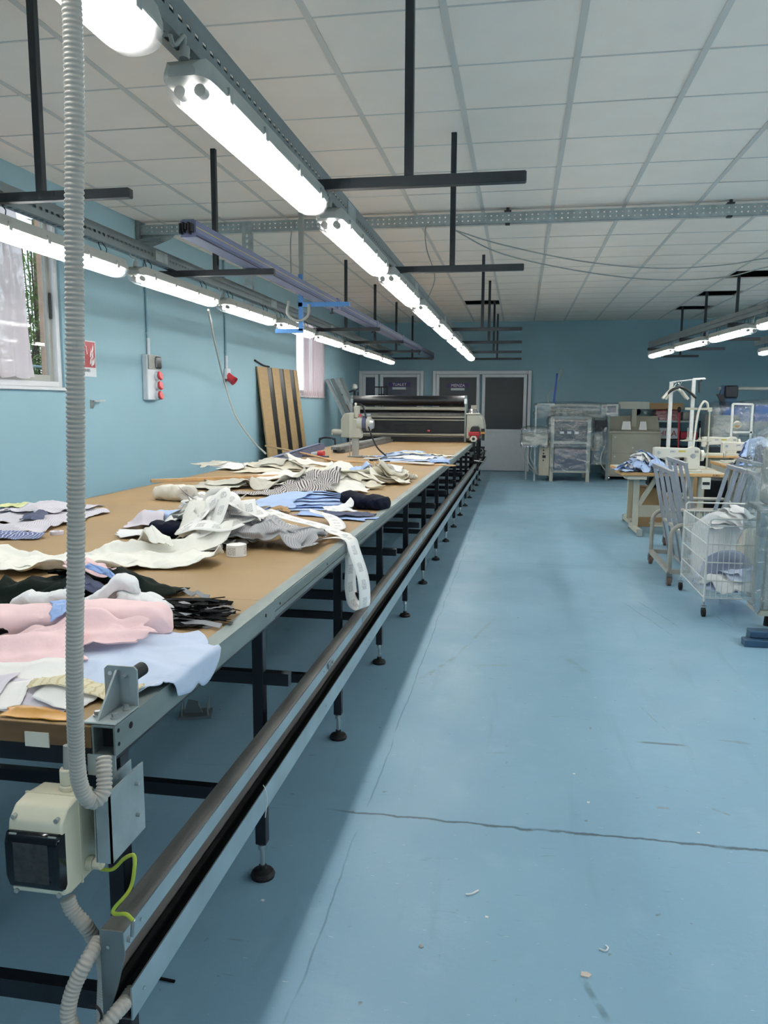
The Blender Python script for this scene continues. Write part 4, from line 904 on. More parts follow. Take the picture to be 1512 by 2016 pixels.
# crumpled label tapes
def ribbon(name, label, pts, wd, mk, group=None, ups=None, n=10, up0=(0,0,1)):
    P = smooth_path(pts, n); V = []; uv = []; s = 0; prev = Vector(up0)
    for i, p in enumerate(P):
        t = (P[min(i+1, len(P)-1)]-P[max(i-1, 0)]).normalized()
        side = t.cross(prev); side = side.normalized() if side.length > 1e-5 else Vector((1,0,0)); prev = (prev*.75+side.cross(t)*.25).normalized() if ups is None else prev
        if i: s += (P[i]-P[i-1]).length
        for q in (-1, -.33, .33, 1): V.append(p+side*(q*wd/2)); uv.append((q*wd/2, s))
    m = MB(); m.v = [tuple(v) for v in V]; m.f = [(i*4+j, i*4+j+1, i*4+j+5, i*4+j+4) for i in range(len(P)-1) for j in range(3)]
    return tag(m.build(name, mk, None, smooth=180, uvs=uv, solid=.0005), label, 'label tape', group)
for k in range(6):
    rnd = random.Random(430+k)
    on('white_tape_sheet', 'crumpled white label sheet in the big heap', 'label tape', 'labeltape', 380+rnd.random()*130, 1080-rnd.random()*40, .22, .18, rnd.uniform(-1, 1), seed=431+k, fold=.03, mound=.018, ragged=.4, fs=8, crumple=.05, group='crumpled label sheets')
on('white_tape_sheet', 'white crumpled sheet at the front of the big label heap', 'label tape', 'tissue', 430, 1070, .3, .16, .1, seed=440, fold=.03, mound=.02, ragged=.35, fs=8, crumple=.04)
on('grey_cloth', 'fine striped grey cloth crumpled at the front of the label heap', 'fabric', 'finestripe', 540, 1074, .36, .26, .15, seed=450, fold=.055, mound=.06, ragged=.25, fs=6.5, crumple=.05, n=44)
H_ = TH.soft()
for k in range(18):
    rnd = random.Random(400+k); c = zt(360+rnd.random()*120, 1078-rnd.random()*75); pts = []; a = rnd.uniform(0, 6.28); zb = TH.get(H_, c.x, c.y)
    for q in range(9):
        a += rnd.uniform(.5, 1.4); r = rnd.uniform(.03, .085); x, y = c.x+r*math.cos(a)*1.3+q*.008, c.y+r*math.sin(a)
        pts.append((x, y, ZT+.75*(max(TH.get(H_, x, y), ZT)-ZT)+.02+abs(rnd.gauss(.0, .03))))
    ribbon('label_tape', 'crumpled white printed label tape in the big heap on the table', pts, rnd.uniform(.055, .075), M['labeltape'], 'crumpled label tapes', up0=(rnd.uniform(-1,1), rnd.uniform(-1,1), 1))
# printed tape that runs over the table edge and hangs in a loop
P0 = zt(590, 1062); hp_ = [(P0.x-.18, P0.y+.12, ZT+.10), (P0.x-.05, P0.y+.06, ZT+.075), (P0.x+.05, P0.y+.10, ZT+.045), (-.72, 3.05, ZT+.03), (-.672, 3.02, ZT+.022), (-.640, 3.0, ZT-.01), (-.633, 2.985, ZT-.08), (-.632, 2.97, ZT-.17), (-.625, 2.955, ZT-.235), (-.605, 2.945, ZT-.252), (-.592, 2.94, ZT-.225), (-.60, 2.945, ZT-.13), (-.622, 2.96, ZT-.03), (-.645, 2.985, ZT+.014), (-.69, 3.0, ZT+.02), (-.74, 2.95, ZT+.02), (-.80, 2.88, ZT+.02)]
ribbon('hanging_label_tape', 'printed white label tape looping down over the aisle edge', hp_, .062, M['labeltape'], ups=1, up0=(0,0,1), n=12) if False else None
def hang(pts, wd, mk):
    P = smooth_path(pts, 12); V = []; uv = []; s = 0; side = Vector((.45, 1, 0)).normalized()
    for i, p in enumerate(P):
        if i: s += (P[i]-P[i-1]).length
        for q in (-1, -.33, .33, 1): V.append(tuple(p+side*(q*wd/2))); uv.append((q*wd/2, s))
    m = MB(); m.v = V; m.f = [(i*4+j, i*4+j+1, i*4+j+5, i*4+j+4) for i in range(len(P)-1) for j in range(3)]
    return tag(m.build('hanging_label_tape', mk, None, smooth=180, uvs=uv, solid=.0005), 'printed white label tape looping down over the aisle edge', 'label tape')
hp_ = [((x-.01 if 4 < k < 8 else x+.014 if 8 < k < 12 else x), y, z) for k, (x, y, z) in enumerate(hp_)]; hang(hp_, .075, M['labeltape'])
ribbon('label_tape', 'white label tape trailing from the heap towards the aisle edge', [zt(560, 1075)+Vector((0,0,.05)), zt(600, 1068)+Vector((0,0,.05)), zt(640, 1058)+Vector((0,0,.03)), zt(665, 1046)+Vector((0,0,.02)), zt(650, 1030)+Vector((0,0,.03)), zt(610, 1030)+Vector((0,0,.06))], .07, M['labeltape'], n=8)
def roll(label, px, py, r, h):
    p = zt(px, py)+Vector((0, .02, 0)); t = thing('label_roll', label, 'label roll', p)
    n = 28; V = []; uv = []
    for k in range(n+1):
        a = 2*math.pi*k/n
        for q in (0, 1): V.append((r*math.cos(a), r*math.sin(a), .001+h*q)); uv.append(((q-.5)*h, r*a))
    m = MB(); m.v = V; m.f = [(k*2, k*2+2, k*2+3, k*2+1) for k in range(n)]; m.build('wound_tape', M['labeltape'], t, smooth=180, uvs=uv)
    MB().lathe([(r*.45,h+.0005), (r,h+.0005), (r,h-.002), (r*.45,h-.004)], (0,0,.001), 28).build('tape_face', M['paper'], t)
    MB().lathe([(r*.40,0), (r*.45,0), (r*.45,h), (r*.40,h)], (0,0,.001), 20).build('card_core', M['kraft'], t)
roll('printed label roll lying in front of the grey cloth', 462, 1096, .036, .040); roll('smaller printed label roll beside the grey cloth towards the edge', 581, 1083, .019, .032)
# wooden battens, left-hand cloths
def batten(label, a, b, w, h, name='wooden_batten', mk='pine'):
    a, b = Vector(a), Vector(b); return tag(MB().bar(a+Vector((0,0,h/2)), b+Vector((0,0,h/2)), w, h).build(name, M[mk], None, bevel=.001), label, 'batten')
batten('wooden batten lying across the table behind the interlining', zt(297, 950), zt(600, 938), .035, .022)
batten('wooden batten with paper strip lying across the table near the cutter', zt(640, 908)+Vector((0,0,.0)), zt(896, 918), .04, .012)
a, b = zt(772, 912), zt(852, 917); batten('white card strip resting on the far wooden batten', a+Vector((0,-.03,.013)), b+Vector((0,-.03,.013)), .05, .012, 'card_strip', 'paper')
LH = [('lilac_cloth', 'lilac fine striped cloth folded at the wall edge', 'lilacstripe', 60, 1020, .55, .5, .1, 500), ('yellow_paper', 'pale yellow paper lying on the lilac cloth', 'paper_yellow', 60, 1005, .3, .2, .3, 501), ('lilac_cloth', 'second lilac cloth lying nearer the conduit', 'lilacstripe', 105, 1012, .3, .4, -.3, 502), ('lilac_cloth', 'lilac cloth end folded over at the table side', 'lilacstripe', 20, 1045, .34, .22, .2, 503), ('navy_striped_cloth', 'navy striped cloth scrap in front of the lilac cloths', 'navystripe', 12, 1060, .3, .1, .15, 504), ('slate_scrap', 'slate blue scrap folded at the edge of the lilac cloth', 'fabric_slate', 68, 1030, .1, .12, .3, 505)]
M['paper_yellow'] = mat('paper_yellow', 'd2d6a0', .85, var=.03)
for nm, lab, mk, px, py, w, l, rz, sd in LH: on(nm, lab, 'fabric', mk, px, py, w, l, rz, seed=sd, fold=.02, ragged=.18, mound=.012)
p = zt(112, 1052); tag(MB().lathe([(.012,0), (.028,0), (.028,.014), (.012,.014), (.012,0)], p, 20).build('tape_reel', M['paper_lilac'], None, smooth=40), 'tiny white tape reel alone on the bare table', 'tape reel')
# long curled white paper
on('pattern_sheet', 'long curled white paper sheet lying across the table', 'paper', 'tissue', 208, 1112, .70, .30, .42, seed=520, fold=.024, ragged=.4, mound=.012, curl=.07, fs=11, n=56, crumple=.03)
on('paper_flap', 'folded paper flap rising on the long white sheet', 'paper', 'tissue', 300, 1092, .16, .08, -.4, seed=521, fold=.05, mound=.04, ragged=.3)
on('kraft_scrap', 'brown kraft paper scrap under the long white sheet', 'paper scrap', 'kraft', 105, 1150, .14, .06, -.2, seed=522, fold=.02, mound=.01)
p = zt(236, 1151); tag(MB().tube([(p.x+.032*math.cos(a*.3), p.y+.03+.016*math.sin(a*.3), p.z+.001) for a in range(22)], .0001, 4, closed=True).build('x', M['paper'], None), 'x', 'x') if False else None
m = MB(); P = [[(p.x-.045+.03*math.cos(a*math.pi/8-1.57)-.01, p.y+.03+.022*math.sin(a*math.pi/8-1.57), ZT+.001+.034*q) for q in (0, 1)] for a in range(17)]; m.grid(P); m.grid([[(p.x-.05, p.y+.006, ZT+.001), (p.x-.05, p.y+.006, ZT+.035)], [(p.x, p.y-.006, ZT+.001), (p.x, p.y-.006, ZT+.035)], [(p.x+.035, p.y+.012, ZT+.003), (p.x+.035, p.y+.012, ZT+.037)]])
tag(m.build('card_ring', M['paper_warm'], None, solid=.001), 'curled cream card strip standing in front of the long white sheet', 'card')
on('paper_scrap', 'small lilac paper scrap at the near wall side of the table', 'paper scrap', 'paper_lilac', 12, 1170, .14, .035, .25, seed=530, fold=.006, ragged=.2)
# dark green cloth and what lies on it
on('green_cloth', 'dark green cloth crumpled behind the pink bundle', 'fabric', 'fabric_green', 70, 1195, .46, .26, .25, seed=540, fold=.05, mound=.035, ragged=.25)
on('green_cloth', 'dark green cloth with a square corner beside the black strips', 'fabric', 'fabric_green', 238, 1172, .34, .2, -.05, seed=541, fold=.02, mound=.03, ragged=.1)
on('slate_cloth', 'slate blue strip of cloth behind the white cuffs', 'fabric', 'fabric_slate', 215, 1205, .2, .07, .25, seed=542, fold=.03, mound=.02)
on('pink_scrap', 'small pink cloth tongue lying on the dark green cloth', 'fabric scrap', 'fabric_pink', 178, 1185, .12, .07, .1, seed=543, fold=.03, mound=.03)
on('blue_scrap', 'narrow pale blue scrap on the slate blue cloth', 'fabric scrap', 'fabric_mid', 205, 1198, .1, .03, .3, seed=544, fold=.02, mound=.02)
for k, (px, py, L_, rz, lab) in enumerate(((262, 1212, .16, .5, 'white folded cuff standing highest behind the pink bundle'), (288, 1222, .14, .2, 'white folded cuff nearest the black strips'), (215, 1222, .15, .35, 'white folded cuff between pink bundle and slate cloth'), (90, 1220, .16, .2, 'white folded cuff half hidden behind the conduit'))):
    bundle('folded_cuff', lab, 'fabric', 'fabric_white', zt(px, py), L_, .06, .042, rz, 550+k)
rnd = random.Random(77); c0 = zt(385, 1215)
for k in range(70):
    g = k < 14; px, py = (rnd.uniform(330, 385), rnd.uniform(1196, 1232)) if g else (rnd.uniform(335, 415), rnd.uniform(1185, 1238))
    c = zt(px, py); rz = rnd.gauss(.25, .12) if g else rnd.gauss(.0, .35); L_ = rnd.uniform(.10, .18); d = Vector((math.cos(rz), math.sin(rz), 0)); z = TH.get(TH.H, c.x, c.y)+.002
    P = [c+d*(L_*(q/5-.5))+Vector((0, .006*math.sin(q*1.2+k), z-ZT+rnd.uniform(0, .004)+.004*math.sin(q+k))) for q in range(6)]
    sd = Vector((-d.y, d.x, rnd.uniform(-.4, .4))).normalized()*.0085; m = MB(); m.grid([[q-sd, q+sd] for q in P])
    for q in P: TH.put(q.x, q.y, q.z+.0015)
    tag(m.build('collar_strip', M['strip_grey'] if (g or k % 9 == 0) else M['fabric_black'], None, solid=.0014), ('thin grey stiffener strip in the bundle beside the white cuffs' if (g or k % 9 == 0) else 'thin black fabric strip in the bundle by the aisle edge'), 'fabric strip', 'grey strips' if (g or k % 9 == 0) else 'black strips')
p = zt(330, 1168); 
for k, (px, py, rz) in enumerate(((362, 1172, -.25), (388, 1178, -.15))):
    c = zt(px, py); d = Vector((math.cos(rz), math.sin(rz), 0)); m = MB(); m.grid([[c+d*q*.02+Vector((0, -.006, .004+.01*(q == 0))), c+d*q*.02+Vector((0, .006, .012+.01*(q == 0)))] for q in range(-1, 3)])
    tag(m.build('collar_strip', M['strip_grey'], None, solid=.0014), ('lone grey strip' if k == 0 else 'second lone grey strip')+' lying behind the black strips', 'fabric strip')
# pink bundle, blue-white sheet over the near edge
drape(TH, 'pale_blue_sheet', 'pale blue cloth draped over the near aisle corner of the table', 'fabric', M['fabric_paleblue'], -.842, 1.475, .50, .40, .05, seed=563, fold=.018, fs=6, shape=2, ragged=.08, mound=.015, n=54, crumple=.02)
bundle('pink_bundle', 'long pink folded cloth bundle at the near end of the table', 'fabric', 'fabric_pink', (-1.06, 1.62), .56, .13, .072, .14, 571, n=50)
drape(TH, 'pink_flap', 'pink cloth flap hanging forward from the bundle', 'fabric', M['fabric_pink'], -.95, 1.50, .34, .10, .2, seed=572, fold=.02, ragged=.25, mound=.015, curl=.03)
drape(TH, 'pink_flap', 'pointed pink flap lying at the near side of the bundle', 'fabric', M['fabric_pink'], -.99, 1.405, .22, .16, .5, seed=573, fold=.012, ragged=.3, mound=.01)
drape(TH, 'blue_tie', 'pale blue cloth tie crossing the pink bundle', 'fabric', M['fabric_mid'], -1.03, 1.62, .05, .17, .55, seed=574, fold=.008, ragged=.2)
drape(TH, 'black_cloth', 'black cloth corner below the pink flaps', 'fabric', M['fabric_black'], -1.12, 1.42, .12, .1, .2, seed=575, fold=.02)
for k, (x, y, w, l, rz, mk, lab) in enumerate(((-.98, 1.29, .30, .12, .2, 'paper', 'broad white paper under the others at the near table end'), (-.86, 1.235, .17, .1, -.1, 'paper_lilac', 'lilac white paper slip nearest the conduit'), (-.95, 1.22, .16, .09, .3, 'paper', 'white paper slip at the near table end'), (-.80, 1.25, .10, .07, -.2, 'paper', 'small white paper slip beside the bracket'), (-1.02, 1.24, .2, .12, .1, 'paper_lilac', 'lilac paper reaching out towards the wall side'))):
    drape(TH, 'paper_slip', lab, 'paper', M[mk], x, y, w, l, rz, seed=580+k, fold=.004, ragged=.05, crumple=.004, thick=.0004, n=12)
drape(TH, 'ruled_paper', 'cream ruled paper strip taped beside the bracket', 'paper', M['pattern_paper'], -.775, 1.28, .2, .055, .12, seed=590, fold=.006, ragged=.1, thick=.0004)
drape(TH, 'masking_tape', 'orange packing tape stuck along the near table edge', 'tape', M['tape_orange'], -.815, 1.183, .12, .03, .03, seed=591, fold=.002, ragged=.2, crumple=.004, thick=.0003, n=12)
m = B(-.82, -.775, TY0-.0035, TY0-.0013, ZT-.042, ZT-.016); tag(m.build('masking_tape', M['masking'], None), 'white tape stuck over the near board edge', 'tape')
# ================================================================ machines standing on the table
# ---- cloth spreading machine astride the far part of the table
SY = 11.5
sp = thing('spreading_machine', 'black and grey cloth spreading machine straddling the far end of the table', 'spreading machine', (-1.6, SY+.3, ZT))
def sb(n, mk, x0, x1, y0, y1, z0, z1, **kw): return B(x0, x1, SY+y0, SY+y1, z0, z1).build(n, M[mk], sp, True, **kw)
def sc(n, mk, x0, x1, y, z, r, k=24): return MB().cyl((x0, SY+y, z), (x1, SY+y, z), r, k).build(n, M[mk], sp, True, smooth=40)
sc('top_roller', 'roller_black', -2.44, -.79, .02, 1.42, .075)
sb('silver_crossbar', 'alu', -2.46, -.78, -.02, .02, 1.285, 1.335, bevel=.008)
sc('feed_roller', 'roller_black', -2.40, -.79, .12, 1.245, .05)
sb('grey_crossbar', 'alu', -2.30, -.76, .0, .03, 1.172, 1.20, bevel=.004)
sb('upper_apron', 'rail_top', -2.30, -.76, .03, .05, 1.20, 1.24)
sb('black_apron', 'roller_black', -2.38, -.76, .06, .075, .945, 1.172)
sb('apron_lip', 'alu', -2.36, -.76, .035, .06, 1.135, 1.15)
sb('lower_crossbar', 'alu', -2.40, -.76, -.01, .03, .915, .945, bevel=.004)
sc('lower_roller', 'alu', -2.40, -.76, .05, .90, .016, 14)
sb('base_beam', 'roller_black', -2.36, -.77, .0, .06, ZT+.012, .895)
sb('rear_housing', 'black_metal', -2.40, -.78, .25, .7, ZT+.02, 1.15)
sb('motor_tag', 'red_plastic', -1.335, -1.30, .055, .061, .975, .998)
for n, x in (('side_plate', -2.45), ('side_plate', -.775)):
    MB().prism([(-.05,ZT+.01), (.75,ZT+.01), (.75,1.1), (.3,1.3), (.12,1.50), (-.04,1.50), (-.06,1.3)], (x-.012, SY, 0), (0,1,0), (0,0,1), (.024,0,0)).build(n, M['galv_dark'], sp, True)
    sb('roller_bearing', 'chrome', x-.02, x+.02, -.055, -.03, 1.38, 1.45)
MB().prism([(-2.62,.87), (-2.62,1.14), (-2.56,1.235), (-2.46,1.235), (-2.46,.87)], (0, SY-.06, 0), (1,0,0), (0,0,1), (0,.8,0)).build('left_housing', M['machine_grey'], sp, True, bevel=.01)
MB().cyl((-2.74, SY-.02, .95), (-2.60, SY-.02, .95), .05, 16).build('drive_motor', M['machine_grey'], sp, True, smooth=40)
sb('motor_cap', 'cream_plastic', -2.76, -2.73, -.05, .01, .91, .99)
B(-2.56, -2.47, SY+.1, SY+.5, .3, .87).build('left_carriage', M['black_metal'], sp, True)
MB().prism([(-.755,.88), (-.755,1.23), (-.60,1.23), (-.53,1.16), (-.51,1.05), (-.51,.88)], (0, SY-.06, 0), (1,0,0), (0,0,1), (0,.8,0)).build('right_housing', M['machine_grey'], sp, True, bevel=.01)
sb('housing_top', 'machine_white', -.765, -.585, -.08, .5, 1.228, 1.245, bevel=.004)
MB().lathe([(.085,0), (.075,.035), (.05,.06), (.0,.07)], (-.68, SY+.02, 1.245), 18).build('flywheel_cover', M['chrome'], sp, True, smooth=50)
sb('edge_sensor', 'alu', -.70, -.62, .0, .03, 1.30, 1.36)
cp = sp
def cb(n, mk, x0, x1, y0, y1, z0, z1, **kw): return B(x0, x1, SY+y0, SY+y1, z0, z1).build(n, M[mk], cp, True, **kw)
MB().prism([(-.70,.985), (-.685,1.04), (-.66,1.065), (-.585,1.065), (-.565,1.04), (-.56,.985)], (0, SY-.2, 0), (1,0,0), (0,0,1), (0,.13,0)).build('black_hood', M['black_plastic'], cp, True, bevel=.006)
cb('red_body', 'red_paint', -.715, -.555, -.21, -.07, .93, .985, bevel=.006)
cb('red_lower', 'red_paint', -.70, -.58, -.19, -.07, .87, .93)
MB().prism([(-.695,.885), (-.672,.925), (-.615,.925), (-.592,.885), (-.615,.845), (-.672,.845)], (0, SY-.215, 0), (1,0,0), (0,0,1), (0,.02,0)).build('white_bezel', M['machine_white'], cp, True)
MB().cyl((-.643, SY-.23, .885), (-.643, SY-.21, .885), .022, 16).build('black_knob', M['black_plastic'], cp, True)
cb('indicator_stem', 'black_metal', -.53, -.49, -.16, -.12, .86, .98)
cb('amber_lamp', 'tape_orange', -.545, -.485, -.165, -.115, .955, .985); cb('lamp_cap', 'black_plastic', -.54, -.49, -.165, -.115, .985, 1.03)
cb('drop_column', 'black_metal', -.68, -.62, -.14, -.08, .40, .87); cb('side_column', 'frame_paint', -.60, -.57, -.1, -.06, .42, .9)
cb('drive_block', 'black_plastic', -.655, -.59, -.2, -.07, .53, .66); cb('pinion_guard', 'chrome', -.70, -.64, -.16, -.12, .62, .70)
MB().cyl((-.63, SY-.21, .575), (-.495, SY-.21, .56), .01, 10).build('foot_bar', M['chrome'], cp, True)
MB().tube(arc((-.535, SY-.13, .685), .075, 0, 6.283*23/24, 24, (.62,0,0), (0,0,1)), .011, 8, closed=True).build('cable_coil', M['rubber'], cp, True, smooth=60)
MB().tube(smooth_path([(-.53, SY-.13, .74), (-.52, SY-.15, .70), (-.535, SY-.15, .66), (-.55, SY-.14, .65)], 5), .005, 6).build('coil_tail', M['rubber'], cp, True)
# ---- straight-knife cutter
CY = 8.0; cx0 = -1.68
ct = thing('straight_knife_cutter', 'grey electric straight knife cutting machine standing on the table', 'cutting machine', (cx0, CY, ZT))
def kb(n, mk, x0, x1, y0, y1, z0, z1, **kw): return B(cx0+x0, cx0+x1, CY+y0, CY+y1, ZT+z0, ZT+z1).build(n, M[mk], ct, True, **kw)
MB().prism([(-.07,-.05), (.05,-.06), (.20,-.02), (.20,.05), (.05,.10), (-.07,.06)], (cx0, CY, ZT+.004), (1,0,0), (0,1,0), (0,0,.009)).build('base_plate', M['chrome'], ct, True, bevel=.002)
kb('standard', 'steel', -.008, .038, -.02, .03, .013, .26); kb('knife_blade', 'chrome', -.03, -.009, .0, .003, .015, .26)
kb('presser_rod', 'chrome', -.056, -.048, -.01, -.002, .013, .33); kb('presser_foot', 'chrome', -.056, .05, -.012, .0, .165, .172)
kb('gear_housing', 'machine_grey', -.05, .075, -.06, .06, .195, .40, bevel=.012)
kb('front_column', 'machine_grey', -.05, .0, -.065, -.03, .20, .46, bevel=.006)
MB().cyl((cx0+.03, CY, ZT+.345), (cx0+.165, CY, ZT+.345), .075, 22).build('motor', M['machine_grey'], ct, True, smooth=40)
MB().cyl((cx0+.085, CY, ZT+.345), (cx0+.13, CY, ZT+.345), .0775, 22).build('motor_band', M['fabric_slate'], ct, True, smooth=40)
MB().cyl((cx0+.165, CY, ZT+.345), (cx0+.20, CY, ZT+.345), .06, 22, .045).build('motor_end', M['steel'], ct, True, smooth=40)
kb('top_handle', 'machine_grey', -.005, .05, -.03, .03, .40, .53, bevel=.01); kb('handle_knob', 'machine_white', .0, .02, -.02, .02, .53, .56, bevel=.005)
kb('switch', 'red_plastic', .055, .075, -.06, -.03, .42, .445); kb('lever', 'chrome', .06, .17, -.03, -.01, .43, .45)
wire('cutter_cable', 'black cable falling from the cutter handle to the table', [Vector((cx0+.03, CY, ZT+.55)), Vector((cx0+.09, CY-.02, ZT+.52)), Vector((cx0+.15, CY-.06, ZT+.33)), Vector((cx0+.25, CY-.12, ZT+.12)), Vector((cx0+.38, CY-.22, ZT+.015)), Vector((cx0+.36, CY-.45, ZT+.012)), Vector((cx0+.27, CY-.55, ZT+.012)), Vector((cx0+.30, CY-.62, ZT+.012))], .0085, M['rubber'])
# ---- blue profile offcut, plug, steel profiles, handle
a, b = zt(535, 918), zt(632, 884); d = (b-a).normalized(); sd = Vector((d.y, -d.x, 0))
t = thing('blue_profile', 'short blue aluminium profile lying at the wall edge of the table', 'profile', a)
for n, o, w_, z0, z1 in (('web', 0, .09, 0, .006), ('flange', -.042, .006, .006, .07), ('flange', .042, .006, .006, .07), ('top_flange', -.02, .05, .066, .072)):
    MB().bar(a+sd*o+Vector((0,0,(z0+z1)/2)), b+sd*o+Vector((0,0,(z0+z1)/2)), w_, z1-z0).build(n, M['busbar'], t, True)
p = zt(633, 899); t = thing('red_plug', 'red industrial plug lying on the table beside the blue profile', 'plug', p)
MB().cyl(p+Vector((-.035, 0, .032)), p+Vector((.03, -.01, .032)), .031, 16).build('plug_body', M['red_plastic'], t, True, smooth=40)
MB().cyl(p+Vector((-.11, .02, .026)), p+Vector((-.035, 0, .032)), .018, 14, .026).build('plug_grip', M['label_white'], t, True, smooth=40)
wire('coiled_lead', 'grey lead coiled on the table behind the red plug', [p+Vector((-.11, .02, .02)), p+Vector((-.2, .1, .012)), p+Vector((-.27, .0, .012)), p+Vector((-.16, -.1, .012)), p+Vector((-.05, -.06, .012)), p+Vector((-.12, .12, .02)), p+Vector((-.28, .14, .012)), p+Vector((-.25, -.08, .015)), p+Vector((.0, -.16, .012)), p+Vector((.12, -.16, .012))], .009, M['fabric_slate'])
a, b = zt(660, 890), zt(760, 868)
for k, (ox, oz, mk) in enumerate(((0, 0, 'black_metal'), (.06, 0, 'galv_dark'), (.12, 0, 'rail_top'), (.02, .036, 'galv_dark'), (.09, .036, 'rail_top'))):
    dv = (b-a).normalized(); s_ = Vector((dv.y, -dv.x, 0)); o_ = s_*ox+Vector((0, -.06*k, oz+.018))
    tag(MB().bar(a+o_, b+o_+dv*.1*(k % 2), .055, .035).build('steel_profile', M[mk], None, bevel=.002), ['blackened steel profile at the wall side of the small stack beside the cutter', 'grey steel profile in the middle of the stack beside the cutter', 'brownish steel profile nearest the cutter base', 'grey steel profile on top of the stack, wall side', 'brownish steel profile on top of the stack, aisle side'][k], 'steel profile', 'steel profiles beside the cutter')
p = Vector((-2.72, 10.4, 0)); t = thing('hand_truck', 'black tubular hand truck handle behind the table near the boards', 'hand truck', p)
x0 = atY(629, 880, 10.4).x; x1 = atY(660, 880, 10.4).x; zt_ = atY(645, 862, 10.4).z
MB().tube(smooth_path([(x0, 10.4, .12), (x0, 10.4, zt_-.08), (x0+.02, 10.4, zt_-.02), (x0+.06, 10.4, zt_), (x1-.06, 10.4, zt_), (x1-.02, 10.4, zt_-.02), (x1, 10.4, zt_-.08), (x1, 10.4, .12)], 6), .013, 10).build('handle_frame', M['black_metal'], t, True, smooth=60)
for x in (x0, x1): MB().cyl((x-.02, 10.46, .11), (x+.02, 10.46, .11), .11, 18).build('wheel', M['rubber'], t, True, smooth=40)
B(x0-.02, x1+.02, 10.25, 10.4, .0, .012).build('toe_plate', M['black_metal'], t, True)
# ---- slatted board panel leaning on the long wall
a = Vector((XL(10.3)+.06, 10.28, 1.86)); t = thing('slatted_panel', 'tan board panel with three black slots leaning on the blue wall', 'board panel', (XL(11)+.1, 11.1, 0))
top_l, top_r = Vector((-3.505, 10.25, 1.862)), Vector((-3.475, 12.05, 1.885)); bot_l, bot_r = Vector((-3.29, 10.25, .0)), Vector((-3.25, 12.05, .0))
nrm = (top_r-top_l).cross(bot_l-top_l).normalized(); nrm = -nrm if nrm.x < 0 else nrm
def slat(n, mk, u0, u1, dn, th):
    q = [bot_l.lerp(bot_r, u0), bot_l.lerp(bot_r, u1), top_l.lerp(top_r, u1), top_l.lerp(top_r, u0)]
    MB().add([p_+nrm*dn for p_ in q]+[p_+nrm*(dn+th) for p_ in q], [(3,2,1,0), (4,5,6,7), (0,1,5,4), (1,2,6,5), (2,3,7,6), (3,0,4,7)]).build(n, M[mk], t, True)
e = [0, .21, .33, .50, .62, .78, .90, 1.0]
M['tan_board'] = mat('tan_board', 'a38a62', .7, var=.06, stretch=(1,1,6))
for k in range(7): slat('board' if k % 2 == 0 else 'black_slot', 'tan_board' if k % 2 == 0 else 'black_plastic', e[k], e[k+1], .0 if k % 2 == 0 else .0, .02 if k % 2 == 0 else .012)
MB().tube(smooth_path([top_l+Vector((.0, -.05, .08)), top_l+Vector((.01, .25, .03)), top_l+Vector((.02, .5, .02))], 5), .012, 6).build('cord_end', M['black_plastic'], t, True)
# ---- galvanised trays leaning in the corner
for k, (xt, yt, xb_, yb_, mk, lab) in enumerate(((642, 748, 695, 860, 'galv', 'nearest grey metal tray leaning in the far corner'), (652, 747, 705, 858, 'galv_dark', 'second grey metal tray leaning in the far corner'), (662, 746, 712, 856, 'galv', 'third grey metal tray leaning in the far corner'), (669, 745, 716, 850, 'galv_dark', 'furthest grey metal tray leaning in the far corner'))):
    y = 13.6+k*.12; a, b = atY(xt, yt, y), atY(xb_, yb_, y); dv = (b-a).normalized(); b = a+dv*(a.z/abs(dv.z)); t = thing('metal_tray', lab, 'cable tray', (b.x, b.y, 0))
    sd = Vector((0, 1, 0)); nn = dv.cross(sd).normalized(); R = Matrix((sd, dv, nn)).transposed()
    b = b-dv*.06; MB().box((a+b)/2, (.10, (b-a).length, .004), R).build('tray_floor', M[mk], t, True)
    for s in (-1, 1): MB().box((a+b)/2+sd*(s*.05)+nn*.02, (.004, (b-a).length, .045), R).build('tray_side', M[mk], t, True)
# ---- dark tripod stand with clutter in the corner
t = thing('clamp_stand', 'dark clamp stand cluttered in the far corner behind the spreader', 'stand', (-3.0, 14.6, 0)); y = 14.6
for (xa, ya, xb_, yb_) in ((680, 775, 700, 870), (705, 772, 706, 870), (672, 778, 706, 765)): MB().bar(atY(xa, ya, y), atY(xb_, yb_, y), .03).build('stand_arm', M['black_metal'], t, True)
q = atY(698, 762, y); MB().lathe([(.02,-.06), (.06,-.03), (.05,.03), (.02,.06)], q, 10).build('clamp_head', M['grey_plastic'], t, True); B(q.x-.02, q.x+.02, y-.02, y+.02, .0, q.z-.05).build('stand_post', M['black_metal'], t, True)
t = thing('thin_stand', 'thin dark metal stand in front of the toilet door', 'stand', (-2.75, 15.9, 0)); y = 15.9
for a, b in (((738, 762), (762, 762)), ((751, 762), (751, 800)), ((762, 760), (762, 790)), ((745, 777), (758, 777))): MB().bar(atY(*a, y), atY(*b, y), .025).build('stand_bar', M['black_metal'], t, True)
q = atY(751, 800, y); B(q.x-.012, q.x+.012, y-.012, y+.012, 0, q.z).build('stand_post', M['black_metal'], t, True); B(q.x-.15, q.x+.15, y-.15, y+.15, 0, .02).build('stand_base', M['black_metal'], t, True)
